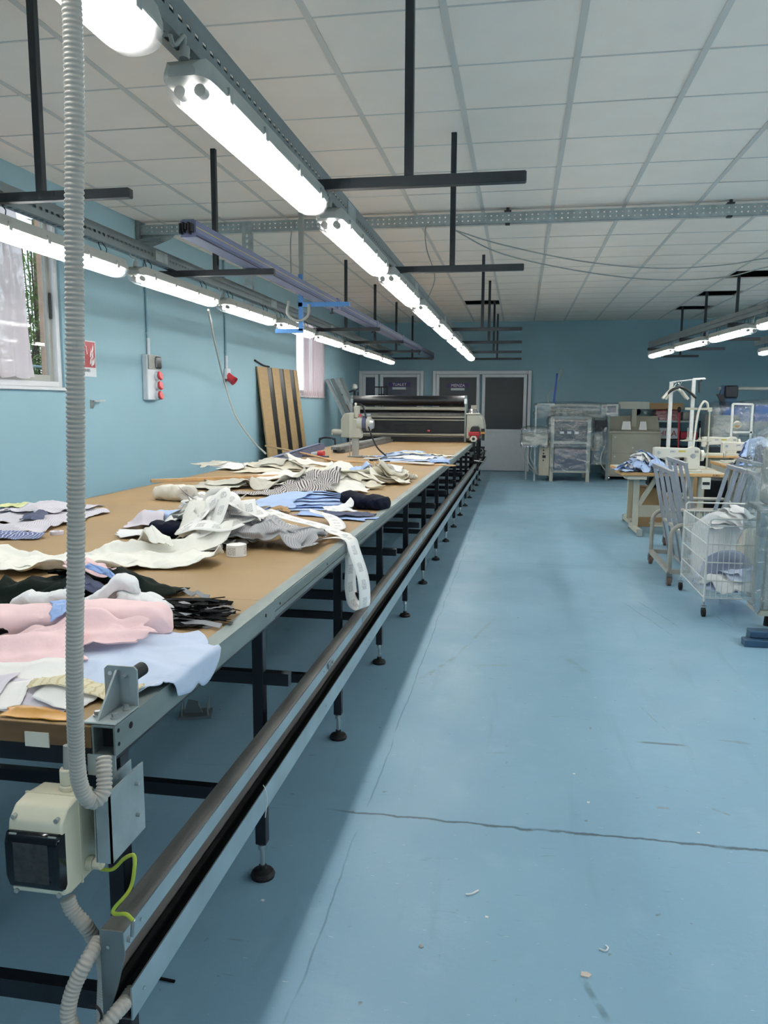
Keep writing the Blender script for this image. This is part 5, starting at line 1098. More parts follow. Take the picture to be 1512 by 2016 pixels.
# ================================================================ fixtures on the long wall
def onwall(px, py, d=0.):
    s = sight(px, py); t = (XL(0)+d)/(s.x-.0225*s.y); p = s*t; return Vector((p.x, p.y, p.z+CAMZ))
def wq(o, Y0, Y1, d0, d1, z0, z1, n, mk, **kw): return wbox(MB(), Y0, Y1, d0, d1, z0, z1).build(n, M[mk], o, True, **kw)
a = onwall(277, 698); b = onwall(312, 788); t = thing('socket_panel', 'grey wall distribution panel with three red socket covers', 'socket panel', (a.x, (a.y+b.y)/2, b.z))
y0, y1, z0, z1 = 7.14, 7.40, 1.395, 1.83
wq(t, y0, y1, 0, .06, z0, z1, 'panel_case', 'label_white', bevel=.008)
wq(t, y0+.005, y1-.005, .06, .075, z1-.14, z1-.005, 'breaker_window', 'grey_plastic', bevel=.004)
wq(t, y0+.12, y1-.03, .075, .095, z1-.13, z1-.015, 'smoked_flap', 'smoke', bevel=.01)
for z in (1.63, 1.535, 1.44):
    c = Vector((XL(7.3)+.06, 7.31, z)); so = MB().cyl(c, c+Vector((.03,0,0)), .045, 18).build('socket', M['label_white'], t, True, smooth=40)
    MB().cyl(c+Vector((.03,0,0)), c+Vector((.055,0,.006)), .043, 18).build('red_lid', M['red_plastic'], so, True, bevel=.006, smooth=40)
def pipe(label, Y, z0, z1, r=.014):
    t = thing('wall_conduit', label, 'conduit', (XL(Y)+.02, Y, z0)); MB().cyl((XL(Y)+.018, Y, z0), (XL(Y)+.018, Y, z1), r, 12).build('pipe', M['wall'], t, True, smooth=40)
    for k in range(3): z = z0+(z1-z0)*(k+.5)/3; B(XL(Y), XL(Y)+.02, Y-.02, Y+.02, z-.012, z+.012).build('pipe_clip', M['wall'], t, True)
    MB().cyl((XL(Y)+.018, Y, z0), (XL(Y)+.018, Y, z0+.16), r*1.15, 12).build('pipe_sleeve', M['label_white'], t, True, smooth=40)
pipe('blue painted pipe rising from the wall socket panel', 7.25, 1.83, CEIL); pipe('blue painted pipe rising above the single red socket', 9.2, 1.78, CEIL)
c = onwall(444, 740, .05); t = thing('wall_socket', 'single red industrial socket on the blue wall', 'socket', c)
MB().bb(c.x-.05, c.x-.0, 9.15, 9.27, 1.66, 1.79).build('socket_base', M['label_white'], t, True, bevel=.01)
MB().cyl((c.x-.02, 9.2, 1.70), (c.x+.06, 9.2, 1.64), .048, 18).build('red_collar', M['red_plastic'], t, True, smooth=40)
MB().cyl((c.x+.055, 9.2, 1.644), (c.x+.075, 9.2, 1.629), .052, 18).build('socket_rim', M['red_paint'], t, True, smooth=40)
wire('hanging_lead', 'thin cable slanting down the blue wall to the table', [atX(410, 610, -2.42), atX(424, 680, -3.0), atX(440, 745, -3.42), atX(462, 815, -3.2), atX(495, 865, -2.8), atX(523, 893, -2.42)], .009, M['grey_conduit'])
a = zt(523, 894); wire('wooden_strip', 'thin pale strip lying across the table from the wall cable', [a+Vector((0,0,.09)), zt(600, 903)+Vector((0,0,.05)), zt(660, 910)+Vector((0,0,.012)), zt(700, 911)+Vector((0,0,.01))], .010, M['pine'], cat='strip')
# fire extinguisher sign
t = thing('fire_sign', 'red and white fire extinguisher sign on the blue wall', 'sign', onwall(160, 700)); sy0, sy1 = 5.96, 6.335
wq(t, sy0, sy1, .001, .004, 1.585, 1.885, 'sign_board', 'label_white'); wq(t, sy0+.012, sy1-.012, .004, .0055, 1.662, 1.875, 'red_field', 'red_paint')
def wp(Y, z, d=.007): return Vector((XL(Y)+d, Y, z))
m = MB()
for k, (yy, zz) in enumerate(((6.235, 1.69), (6.258, 1.675), (6.282, 1.685), (6.24, 1.75), (6.265, 1.735), (6.27, 1.79))):
    pts = [(0,0), (.006,.03), (.018,.055), (.014,.075), (.028,.05), (.026,.02), (.012,-.002)]
    m.add([wp(yy+a_, zz+b_) for a_, b_ in pts], [tuple(range(len(pts)))])
m.build('flame_symbol', M['text_white'], t, True)
m = MB(); pts = [(6.07,1.68), (6.16,1.68), (6.16,1.80), (6.145,1.825), (6.13,1.83), (6.13,1.845), (6.17,1.85), (6.17,1.862), (6.10,1.862), (6.10,1.83), (6.085,1.825), (6.07,1.80)]
m.add([wp(*q) for q in pts], [tuple(range(len(pts)))]); m.add([wp(a_, b_) for a_, b_ in ((6.175,1.845), (6.195,1.835), (6.205,1.77), (6.195,1.77), (6.188,1.825))], [(0,1,2,3,4)]); m.build('extinguisher_symbol', M['text_white'], t, True)
text('sign_lettering', 'FIKES ZJARRI', .036, M['text_black'], t, wp((sy0+sy1)/2-.01, 1.635, .005), (.0225, 1, 0), (0,0,1), True)
c = onwall(180, 795, 0); t = thing('wall_hook', 'small steel lever hook on the blue wall under the fire sign', 'hook', c)
wq(t, c.y-.02, c.y+.02, 0, .012, 1.32, 1.39, 'hook_plate', 'steel'); MB().bar((c.x+.02, c.y, 1.38), (c.x+.05, c.y+.13, 1.385), .014).build('hook_lever', M['steel'], t, True); MB().bar((c.x, c.y, 1.38), (c.x+.03, c.y, 1.38), .012).build('hook_neck', M['steel'], t, True)
# ================================================================ sewing side of the room
def local(t):
    def f(n, mk, x0, x1, y0, y1, z0, z1, parent=None, **kw): return B(x0, x1, y0, y1, z0, z1).build(n, M[mk], parent or t, **kw)
    return f
SZ = .67
def sewing_table(label, loc, rz=0, w=1.06, d=.54, group='sewing tables', drawer=True, mark=True):
    """local: x along the front edge from 0 to w, y from 0 (front) to d"""
    t = thing('sewing_table', label, 'table', loc, rz, group); f = local(t)
    f('table_top', 'plywood', 0, w, 0, d, SZ-.035, SZ, bevel=.006)
    f('laminate', 'machine_grey', .015, w-.015, .02, d-.015, SZ, SZ+.002)
    for x in (.2, w-.2):
        f('leg', 'leg_beige', x-.03, x+.03, d/2-.02, d/2+.02, .07, SZ-.035, bevel=.004)
        ft = f('foot_bar', 'leg_beige', x-.025, x+.025, -.02, d-.03, .02, .075, bevel=.006)
        f('foot_cap', 'grey_plastic', x-.028, x+.028, -.035, -.005, .0, .078, bevel=.004); f('foot_cap', 'grey_plastic', x-.028, x+.028, d-.04, d-.01, .0, .078, bevel=.004)
    f('stretcher', 'machine_beige', .23, w-.23, d/2-.01, d/2+.01, .17, .30); f('rear_rail', 'leg_beige', .2, w-.2, d-.08, d-.05, SZ-.08, SZ-.036)
    MB().bar((.23, d/2, .30), (.42, d/2, SZ-.04), .045).build('brace', M['leg_beige'], t)
    f('treadle', 'machine_beige', .36, .66, .10, .34, .09, .105, bevel=.004); MB().bar((.5, .3, .1), (.62, .3, SZ-.1), .01).build('treadle_rod', M['steel'], t)
    f('motor_box', 'black_plastic', .45, .68, .18, .42, SZ-.22, SZ-.036, bevel=.02); 
    if drawer: f('drawer', 'machine_white', .06, .26, .03, .3, SZ-.075, SZ-.036, bevel=.004)
    sw = f('switch_box', 'machine_white', w-.26, w-.17, -.005, .05, SZ-.16, SZ-.04, bevel=.004); B(w-.25, w-.18, -.008, -.004, SZ-.115, SZ-.085).build('switch', M['black_plastic'], sw)
    if mark: text('edge_lettering', 'JUKI', .035, M['text_black'], t, (w-.12, -.0008, SZ-.018), (1,0,0), (0,0,1))
    return t
def sewing_head(label, loc, rz=0, group='industrial sewing machines', brand='JUKI'):
    """local: x from needle end (0) to handwheel (.5), y centred, z from the table"""
    t = thing('sewing_machine', label, 'sewing machine', loc, rz, group); f = local(t)
    f('bed', 'machine_white', .0, .48, -.085, .085, .0, .02, bevel=.004)
    f('pillar', 'machine_white', .32, .44, -.06, .06, .02, .16, bevel=.012)
    MB().prism([(.05,.135), (.0,.135), (.0,.245), (.02,.255), (.33,.245), (.38,.262), (.44,.255), (.46,.23), (.46,.03), (.42,.02), (.36,.02), (.35,.13), (.30,.15)], (0, -.05, 0), (1,0,0), (0,0,1), (0,.10,0)).build('arm', M['machine_white'], t, bevel=.01, seg=2)
    f('face_plate', 'machine_white', -.012, .03, -.048, .048, .11, .25, bevel=.006)
    MB().cyl((.02, 0, .05), (.02, 0, .135), .005, 8).build('needle_bar', M['chrome'], t); MB().cyl((.045, .01, .02), (.045, .01, .14), .004, 8).bb(.03, .055, -.012, .02, .018, .024).build('presser_foot', M['chrome'], t)
    MB().cyl((.47, 0, .17), (.50, 0, .17), .058, 20).build('handwheel', M['machine_white'], t, smooth=40); MB().cyl((.5, 0, .17), (.515, 0, .17), .03, 16).build('handwheel_cap', M['grey_plastic'], t)
    MB().cyl((.385, -.05, .165), (.385, -.062, .165), .026, 18).cyl((.385, -.062, .165), (.385, -.066, .165), .012, 12).build('stitch_dial', M['steel'], t, smooth=40)
    MB().cyl((.035, -.05, .2), (.035, -.066, .2), .014, 12).build('tension_knob', M['chrome'], t)
    f('yellow_label', 'yellow_label', .235, .31, -.0515, -.05, .205, .225); text('arm_lettering', brand, .026, M['text_blue'], t, (.175, -.0512, .212), (1,0,0), (0,0,1))
    f('oil_window', 'grey_plastic', .40, .44, -.052, -.048, .2, .225)
    return t
M['yellow_label'] = mat('yellow_label', 'c9bd5a', .5)
def thread_stand(label, loc, rz=0, h=.62):
    t = thing('thread_stand', label, 'thread stand', loc, rz); f = local(t)
    MB().cyl((0,0,0), (0,0,h), .009, 10).build('stand_rod', M['leg_beige'], t, smooth=40)
    f('top_arm', 'leg_beige', -.26, .015, -.012, .012, h-.012, h+.012); f('arm_clamp', 'leg_beige', -.02, .02, -.02, .02, h-.03, h+.015)
    f('spool_tray', 'leg_beige', -.28, .02, -.07, .07, h*.46, h*.46+.01); 
    for x in (-.22, -.09): MB().cyl((x, 0, h*.47), (x, 0, h*.47+.14), .004, 8).lathe([(.03,0), (.03,.006), (.012,.01), (.012,.03)], (x, 0, h*.47+.005), 14).build('spool_pin', M['leg_beige'], t)
    return t
T1 = sewing_table('nearest sewing table, with blue pieces heaped on its aisle end', (1.07, 8.5, 0), .03)
T2 = sewing_table('sewing table standing back to back behind the nearest one', (2.13, 9.66, 0), math.pi+.03, mark=False, drawer=False)
H1 = sewing_head('white sewing machine head nearest the aisle, blue lettering on its arm', (1.43, 8.78, SZ+.002), .03)
T3 = sewing_table('sewing table just before the one carrying the tall heap', (2.40, 8.9, 0), .0, mark=False)
T4 = sewing_table('sewing table with the tall heap of blue and white pieces', (3.46, 10.0, 0), math.pi, mark=False, drawer=False)
T4b = sewing_table('sewing table behind the one with the tall heap', (2.42, 10.10, 0), 0, mark=False, drawer=False); H3 = sewing_head('white sewing machine head behind the tall blue heap', (2.50, 10.38, SZ+.002), .0, brand='JUKI')
T5 = sewing_table('far sewing table in front of the red packaging', (2.0, 11.7, 0), .02, mark=False, w=1.25); H5 = sewing_head('furthest white sewing machine head, partly hidden', (2.62, 12.0, SZ+.002), .02)
thread_stand('beige thread stand beside the nearest sewing machine', (2.06, 9.2, SZ+.002), .02, .66)
wire('thread_tube', 'white flexible tube arching from the thread stand', [Vector((2.04, 9.2, SZ+.67)), Vector((2.02, 9.18, SZ+.73)), Vector((1.97, 9.15, SZ+.73)), Vector((1.92, 9.12, SZ+.6)), Vector((1.88, 9.05, SZ+.3)), Vector((1.87, 9.0, SZ+.15)), Vector((1.875, 8.83, SZ+.20))], .012, M['machine_white'], cat='tube')
# blue and white heap on the nearest sewing table
H1h = Heap(1.0, 2.3, 8.4, 9.7, SZ+.002, .012); rnd = random.Random(61)
for k in range(12):
    mk = rnd.choice(['fabric_blue', 'fabric_mid', 'fabric_white', 'fabric_blue']); drape(H1h, 'cut_panel', CW[mk]+' cut piece heaped on the aisle end of the nearest sewing table', 'fabric', M[mk], 1.29+rnd.uniform(-.17, .2), 8.72+rnd.uniform(-.15, .16), rnd.uniform(.18, .32), rnd.uniform(.14, .26), rnd.uniform(-1.5, 1.5), seed=600+k, fold=.034, mound=0, ragged=.6, crumple=.05, fs=11, n=20, group='pieces on the nearest sewing table')
H3h = Heap(2.3, 3.5, 9.3, 10.2, SZ+.002, .012)
for k in range(16):
    mk = rnd.choice(['fabric_blue', 'fabric_mid', 'fabric_white', 'fabric_white', 'fabric_slate']); drape(H3h, 'cut_panel', CW[mk]+' piece in the tall heap beside the wrapped machine', 'fabric', M[mk], 2.68+rnd.uniform(-.12, .2), 9.74+rnd.uniform(-.1, .1), rnd.uniform(.22, .4), rnd.uniform(.16, .28), rnd.uniform(-1.0, 1.0), seed=640+k, fold=.03, mound=0, ragged=.5, crumple=.05, fs=10, n=20, group='pieces in the tall heap')
# ---- hanger rack
t = thing('garment_rack', 'white tubular garment rack behind the nearest sewing machine', 'rack', (1.9, 10.0, 0)); ry = 10.0
pa, pb = atY(1322, 752, ry), atY(1366, 747, ry); pc = atY(1389, 746, ry); zA = pa.z
for p_, z_ in ((pa, pa.z), (pb, pb.z)): MB().bb(p_.x-.02, p_.x+.02, ry-.02, ry+.02, .03, z_).build('upright', M['wire_white'], t, True); B(p_.x-.03, p_.x+.03, ry-.25, ry+.25, .0, .035).build('foot', M['wire_white'], t, True)
MB().bar(pa, pb, .018, .014).bar(pa+Vector((0,.06,-.0)), pb+Vector((0,.06,0)), .01).build('hanging_rail', M['wire_white'], t, True); MB().tube([pb, pc, pc+Vector((.0,.05,.01)), pb+Vector((0,.05,.01))], .008, 8, closed=True).build('end_loop', M['wire_white'], t, True)
B(pa.x, pb.x, ry-.012, ry+.012, .12, .15).build('lower_rail', M['wire_white'], t, True)
def hanger(label, c, w, mk, rz):
    t = thing('clothes_hanger', label, 'hanger', c, rz, 'clothes hangers')
    MB().tube(smooth_path([(0,0,-.0), (.0,0,.03), (.018,0,.05), (.0,0,.07), (-.018,0,.05)], 5), .0035, 6).build('hook', M['chrome'], t)
    for s in (-1, 1): MB().tube(smooth_path([(0,0,0), (s*w*.2,0,-.03), (s*w*.42,.0,-.10), (s*w*.5,.0,-.125)], 6), [.016]*4+[.014]*6+[.018]*9 if False else .016, 10).build('shoulder', M[mk], t, smooth=60)
c = atY(1335, 762, ry-.03)
hanger('black clothes hanger on the garment rack', c+Vector((.01,-.05,0)), .40, 'black_plastic', .15); hanger('front white clothes hanger on the garment rack', c+Vector((-.04,-.02,-.01)), .34, 'machine_white', .5); hanger('white clothes hanger tucked behind the black one', c+Vector((.0,.03,-.02)), .26, 'machine_white', -.3)
q = atY(1377, 760, ry); wire('black_tassel', 'black cord tassel hanging from the garment rack', [pb+Vector((.09,0,-.005)), q+Vector((0,0,.05)), q, q+Vector((.0,0,-.08))], .012, M['black_plastic'], cat='cord')
# ---- bundle trolleys
def trolley(label, loc, L_=.86, W=.56):
    """local: y along the length (0..L), x across (0..W)"""
    t = thing('bundle_trolley', label, 'trolley', loc, 0, 'bundle trolleys'); f = local(t); zb = .11
    for x in (0, W): f('base_bar', 'trolley_beige', x-.017, x+.017, 0, L_, zb-.017, zb+.017)
    for y in (0, L_): f('base_bar', 'trolley_beige', 0, W, y-.017, y+.017, zb-.017, zb+.017)
    for y in (0, L_):
        MB().tube([(0, y, zb), (0, y, .38)]+arc((.09, y, .38), .09, math.pi, math.pi/2, 6, (1,0,0), (0,0,1))+arc((W-.09, y, .38), .09, math.pi/2, 0, 6, (1,0,0), (0,0,1))+[(W, y, zb)], .017, 10).build('end_hoop', M['trolley_beige'], t, smooth=50)
    for sg, xb, xt in ((0, .15, -.01), (1, W-.15, W+.03)):
        A = lambda y, z: Vector((xb+(xt-xb)*(z-zb)/(.86-zb), y, z))
        for k in range(4): y = .03+(L_-.06)*k/3; MB().bar(A(y, zb), A(y, .86), .028, .022, (0,1,0)).build('panel_slat', M['trolley_grey'], t)
        MB().bar(A(.01, .86), A(L_-.01, .86), .03).build('top_rail', M['trolley_grey'], t); MB().bar(A(.01, .40), A(L_-.01, .40), .022).build('mid_rail', M['trolley_beige'], t); MB().bar(A(.01, zb+.02), A(L_-.01, zb+.02), .022).build('low_rail', M['trolley_beige'], t)
        a, b, c_, d_ = A(.04, zb+.03), A(L_-.04, zb+.03), A(L_-.04, .39), A(.04, .39); MB().add([a, b, c_, d_], [(0,1,2,3)]).build('panel_sheet', M['trolley_plate'], t, solid=.003)
    for x in (.0, W):
        for y in (.0, L_):
            cs = MB().bb(x-.02, x+.02, y-.02, y+.02, .072, .095).bb(x-.022, x-.016, y-.025, y+.025, .03, .075).bb(x+.016, x+.022, y-.025, y+.025, .03, .075).build('caster', M['galv_dark'], t)
            MB().cyl((x-.014, y, .036), (x+.014, y, .036), .036, 16).build('caster_wheel', M['caster_brown'], cs, smooth=40)
    return t
M['caster_brown'] = mat('caster_brown', '7d6259', .6, var=.15)
trolley('grey bundle trolley standing behind the wire basket', (1.155, 6.16, 0)); trolley('grey bundle trolley further back beside the nearest sewing table', (1.44, 7.12, 0), .86, .60)
# ---- wire basket
bk = thing('wire_basket', 'white wire basket trolley full of cut pieces', 'basket', (1.45, 5.65, 0)); bx0, bx1, by0, by1, bz0, bz1 = 1.215, 1.70, 5.27, 6.02, .125, .60
def wr(a, b, r=.0035): return MB().cyl(a, b, r, 6)
for x, y in ((bx0, by0), (bx1, by0), (bx0, by1), (bx1, by1)): wr((x, y, .10), (x, y, bz1), .007).build('corner_post', M['wire_white'], bk, True)
for z in (bz0, .24, .36, .48, bz1):
    wr((bx0, by0, z), (bx1, by0, z), .0045).build('band_wire', M['wire_white'], bk, True); wr((bx0, by1, z), (bx1, by1, z), .0045).build('band_wire', M['wire_white'], bk, True)
    wr((bx0, by0, z), (bx0, by1, z), .0045).build('band_wire', M['wire_white'], bk, True); wr((bx1, by0, z), (bx1, by1, z), .0045).build('band_wire', M['wire_white'], bk, True)
for k in range(1, 14): x = bx0+(bx1-bx0)*k/14; wr((x, by0, bz0), (x, by0, bz1-.02), .0022).build('upright_wire', M['wire_white'], bk, True); wr((x, by1, bz0), (x, by1, bz1), .0022).build('upright_wire', M['wire_white'], bk, True)
for k in range(1, 22): y = by0+(by1-by0)*k/22; wr((bx0, y, bz0), (bx0, y, bz1), .0022).build('upright_wire', M['wire_white'], bk, True); wr((bx1, y, bz0), (bx1, y, bz1), .0022).build('upright_wire', M['wire_white'], bk, True)
for k in range(1, 16): y = by0+(by1-by0)*k/16; wr((bx0, y, bz0), (bx1, y, bz0), .0022).build('floor_wire', M['wire_white'], bk, True)
for y, zz in ((by1, .66), (by0, .645)): MB().tube([(bx0+.01, y, bz1)]+arc((bx0+.03, y, zz-.02), .02, math.pi, math.pi/2, 4, (1,0,0), (0,0,1))+arc((bx1-.03, y, zz-.02), .02, math.pi/2, 0, 4, (1,0,0), (0,0,1))+[(bx1-.01, y, bz1)], .006, 8).build('top_hoop', M['wire_white'], bk, True)
for x, y in ((bx0, by0), (bx1, by0), (bx0, by1), (bx1, by1)):
    cs = MB().cyl((x, y, .07), (x, y, .11), .006, 8).bb(x-.016, x+.016, y-.014, y+.014, .062, .072).build('caster', M['chrome'], bk, True)
    MB().cyl((x-.010, y, .032), (x+.010, y, .032), .032, 18).cyl((x-.012, y, .032), (x+.012, y, .032), .013, 12).build('caster_wheel', M['rubber'], cs, True, smooth=40)
Bh = Heap(bx0-.05, bx1+.05, by0-.05, by1+.05, bz0+.004, .012)
for k in range(8):
    mk = rnd.choice(['fabric_blue', 'fabric_paleblue', 'fabric_white']); drape(Bh, 'basket_piece', CW[mk]+' cut piece at the bottom of the wire basket', 'fabric', M[mk], 1.46+rnd.uniform(-.05, .05), 5.6+rnd.uniform(-.2, .2), .34, .34, rnd.uniform(-1, 1), clip=(bx0+.012, bx1-.012, by0+.012, by1-.012), seed=700+k, fold=.026, mound=0, ragged=.4, fs=10, n=20, group='pieces at the bottom of the basket')
# bundles standing in the basket
def panel_roll(label, mk, c, w, h, lean, rz, seed):
    P = []; R = rotz(rz)
    for i in range(21):
        u = i/20*2-1; row = []
        for j in range(15):
            v = j/14; hh = h*(1-.28*abs(u)**2.5); p_ = R@Vector((u*w/2*(1-.2*v*v), .05*u*u+lean*v+.02*noise.noise((u*3+seed, v*3, 1)), 0)); row.append((c[0]+p_.x, c[1]+p_.y, c[2]+hh*v))
        P.append(row)
    return tag(MB().grid(P).build('panel_bundle', M[mk], None, smooth=180, solid=.012), label, 'fabric bundle')
zb = .19
panel_roll('white bundle leaning highest in the wire basket', 'fabric_white', (1.44, 5.72, zb-.03), .40, .46, .12, .35, 1); panel_roll('slate blue bundle standing at the front of the wire basket', 'fabric_paleslate', (1.44, 5.52, zb-.05), .40, .26, .05, .1, 2) if 'fabric_paleslate' in M else None
M['fabric_paleslate'] = mat('fabric_paleslate', '929aaf', .9, var=.06, bump=.2)
panel_roll('slate blue rounded bundle inside the wire basket', 'fabric_paleslate', (1.42, 5.48, zb-.04), .36, .25, .04, .1, 2); panel_roll('beige bundle at the outer side of the wire basket', 'interlining', (1.57, 5.62, zb-.04), .2, .38, .1, -.3, 3); panel_roll('white bundle rising above the rim of the basket', 'fabric_white', (1.56, 5.86, zb-.03), .24, .47, .05, .1, 4)
Bh2 = Heap(bx0-.05, bx1+.05, by0-.05, by1+.05, .50, .012)
for k in range(5): drape(Bh2, 'basket_piece', 'white piece lying over the top of the wire basket', 'fabric', M['fabric_white'], 1.40+.05*k, 5.84+.02*(k % 2), .22, .2, rnd.uniform(-1, 1), clip=(bx0+.012, bx1-.012, by0+.012, by1-.012), seed=720+k, fold=.03, mound=.02, ragged=.4, n=16, group='pieces over the basket top')
# ---- plastic-wrapped machine at the frame edge
wm = thing('wrapped_machine', 'grey machine wrapped in clear plastic beside the wire basket', 'machine', (1.75, 5.0, 0))
def wb(n, mk, *a, **kw): return B(*a).build(n, M[mk], wm, True, **kw)
wb('cabinet', 'machine_grey', 1.47, 2.1, 4.93, 5.17, .14, .74, bevel=.01); wb('work_surface', 'galv', 1.42, 2.12, 4.90, 5.2, .74, .77, bevel=.004); wb('column', 'machine_grey', 1.47, 1.62, 4.95, 5.15, .77, 1.12, bevel=.03, seg=3)
wb('door_panel', 'galv', 1.50, 2.05, 4.922, 4.93, .2, .7, bevel=.003); wb('corner_rail', 'galv', 1.425, 1.455, 4.92, 4.95, .13, .76); wb('base_skirt', 'machine_grey', 1.45, 2.1, 4.92, 5.18, .11, .14)
for x in (1.56, 2.02):
    for y in (5.0, 5.12): MB().cyl((x, y, 0), (x, y, .11), .02, 10, .012).build('levelling_foot', M['rubber'], wm, True)
def wrap(n, mk, x0, x1, y0, y1, z0, z1, t, seed, amp=.02, world=True):
    P = []
    for i in range(40):
        a = 2*math.pi*i/40; ca, sa = math.cos(a), math.sin(a); k = 1/max(abs(ca), abs(sa)); row = []
        for j in range(18):
            v = j/17; r = 1 if v < .85 else 1-.55*((v-.85)/.15)**2; q = amp*noise.noise((ca*2.5+seed, sa*2.5, v*5))+amp*.6*noise.noise((ca*9, sa*9+seed, v*12))
            row.append(((x0+x1)/2+(ca*k*.5*(x1-x0)*.98+q)*r, (y0+y1)/2+(sa*k*.5*(y1-y0)*.98+q)*r, z0+(z1-z0)*v))
        P.append(row)
    return MB().grid(P, True).build(n, M[mk], t, world, smooth=180)
wrap('plastic_wrap', 'film', 1.40, 2.12, 4.86, 5.22, .60, 1.27, wm, 3); wrap('plastic_wrap', 'film2', 1.41, 2.1, 4.88, 5.2, .16, .72, wm, 8, .012)
wire('black_lead', 'black lead looping over the wrapped machine', [Vector((1.52, 4.90, 1.26)), Vector((1.46, 4.88, 1.2)), Vector((1.435, 4.87, 1.1)), Vector((1.47, 4.87, .98)), Vector((1.54, 4.87, .9))], .009, M['rubber'])
# ---- dark steel sections on the floor
for k, (dx, dy, z, lab) in enumerate(((0, 0, .0, 'dark blue steel section lying lowest on the floor at the frame edge'), (.05, .09, .0, 'second dark blue steel section on the floor beside the first'), (.04, .05, .041, 'dark blue steel section on top of the two on the floor'))):
    tag(B(1.30+dx, 2.1+dx, 4.62+dy, 4.70+dy, z, z+.04).build('steel_section', M['slate_steel'], None, bevel=.003), lab, 'steel section', 'steel sections on the floor')
# ---- pocket-setting machine under plastic against the end wall
am = thing('wrapped_automat', 'large beige sewing automat shrouded in clear plastic by the end wall', 'machine', (.9, 14.9, 0)); ay = 14.49
def ab(n, mk, *a, **kw): return B(*a).build(n, M[mk], am, True, **kw)
for x in (.585, 1.225): ab('front_leg', 'machine_grey', x-.03, x+.03, ay-.02, ay+.04, 0, 1.16); ab('rear_leg', 'machine_grey', x-.03, x+.03, 15.4, 15.46, 0, 1.16)
ab('lower_beam', 'machine_grey', .6, 1.21, ay, ay+.03, .16, .2); ab('work_bed', 'machine_grey', .56, 1.26, ay-.01, 15.5, .68, .72); ab('lower_case', 'fabric_slate', .64, 1.19, ay+.05, 15.4, .2, .66)
ab('upper_hood', 'machine_beige', .6, 1.22, ay+.12, 15.4, .74, 1.1); ab('dark_opening', 'black_metal', .62, 1.2, ay+.1, ay+.12, .74, 1.08)
for k in range(3): ab('white_clamp', 'label_white', .72+.13*k, .79+.13*k, ay+.06, ay+.1, .86, .90)
ab('clamp_bar', 'black_metal', .66, 1.16, ay+.05, ay+.09, .78, .81); ab('top_frame', 'galv', .56, 1.26, ay, ay+.03, 1.13, 1.17)
ab('left_tray_box', 'machine_beige', .05, .50, 14.35, 14.8, .665, .87, bevel=.01); ab('left_cabinet', 'machine_beige', .36, .55, ay, 15.0, .1, .69, bevel=.006)
for z in (.5, .56, .62, .38): MB().cyl((.44, ay-.012, z), (.44, ay, z), .014, 10).build('control_button', M['black_plastic'], am, True)
ab('control_dial', 'black_metal', .42, .48, ay-.01, ay, .42, .47); ab('left_post', 'galv', .27, .30, 14.5, 14.53, .0, 1.40); ab('left_post_rear', 'galv', .12, .15, 14.7, 14.73, .0, .9); ab('post_arm', 'galv', .27, .6, 14.5, 14.53, 1.37, 1.40)
for k in range(4): ab('thread_guide', 'galv', .68+.17*k, .70+.17*k, 15.0, 15.02, 1.16, 1.36+.03*(k % 2)); 
for k in range(5): ab('head_block', 'machine_grey', .64+.14*k, .72+.14*k, 14.95, 15.1, 1.16, 1.27+.03*(k % 2), bevel=.01)
ab('head_rail', 'galv_dark', .55, 1.54, 15.1, 15.14, 1.30, 1.34); ab('rear_panel', 'machine_grey', .55, 1.54, 15.3, 15.34, 1.0, 1.38); ab('display', 'machine_white', 1.47, 1.76, 14.9, 14.95, 1.20, 1.39, bevel=.006); ab('display_screen', 'fabric_slate', 1.56, 1.72, 14.895, 14.9, 1.24, 1.36); ab('display_key', 'red_plastic', 1.49, 1.53, 14.895, 14.9, 1.32, 1.35)
ab('right_unit', 'machine_beige', 1.28, 1.45, 14.8, 15.2, .55, .86); ab('right_unit_arm', 'black_metal', 1.3, 1.56, 14.7, 14.8, .9, 1.1); ab('display_stem', 'galv_dark', 1.58, 1.62, 14.92, 14.94, .0, 1.2)
wrap('plastic_cover', 'film', .50, 1.32, 14.40, 15.3, .62, 1.22, am, 12, .035); wrap('plastic_cover', 'film2', .56, 1.28, 14.42, 15.2, .18, .66, am, 17, .03); wrap('plastic_cover', 'film', .03, .52, 14.32, 14.84, .62, 1.0, am, 22, .03); wrap('plastic_cover', 'film', .25, 1.56, 14.84, 15.38, 1.12, 1.44, am, 29, .03); wrap('plastic_cover', 'film', 1.44, 1.79, 14.86, 14.985, 1.17, 1.42, am, 31, .012); wrap('plastic_cover', 'film2', 1.27, 1.58, 14.7, 15.25, .3, 1.15, am, 33, .03)
for k in range(3): MB().tube(smooth_path([(.13+.06*k, 14.4, .67), (.10+.05*k, 14.4, .45), (.18+.06*k, 14.42, .25), (.34, 14.46, .12)], 6), .009, 6).build('hanging_cable', M['grey_plastic'], am, True)
a, b = atY(1089, 820, 14.9), atY(1097, 735, 14.9); tag(MB().bar((a.x, 14.9, 1.39), b, .035, .02).build('blue_rod', M['navy_bar'], None), 'navy blue rod standing up behind the wrapped automat', 'rod')
wire('wire_loop', 'thin grey wire looping from the blue rod', [b, b+Vector((.06, 0, .06)), b+Vector((.08, 0, -.02)), b+Vector((-.06, 0, -.28)), b+Vector((-.16, 0, -.42)), b+Vector((-.12, 0, -.55))], .008, M['grey_plastic'])
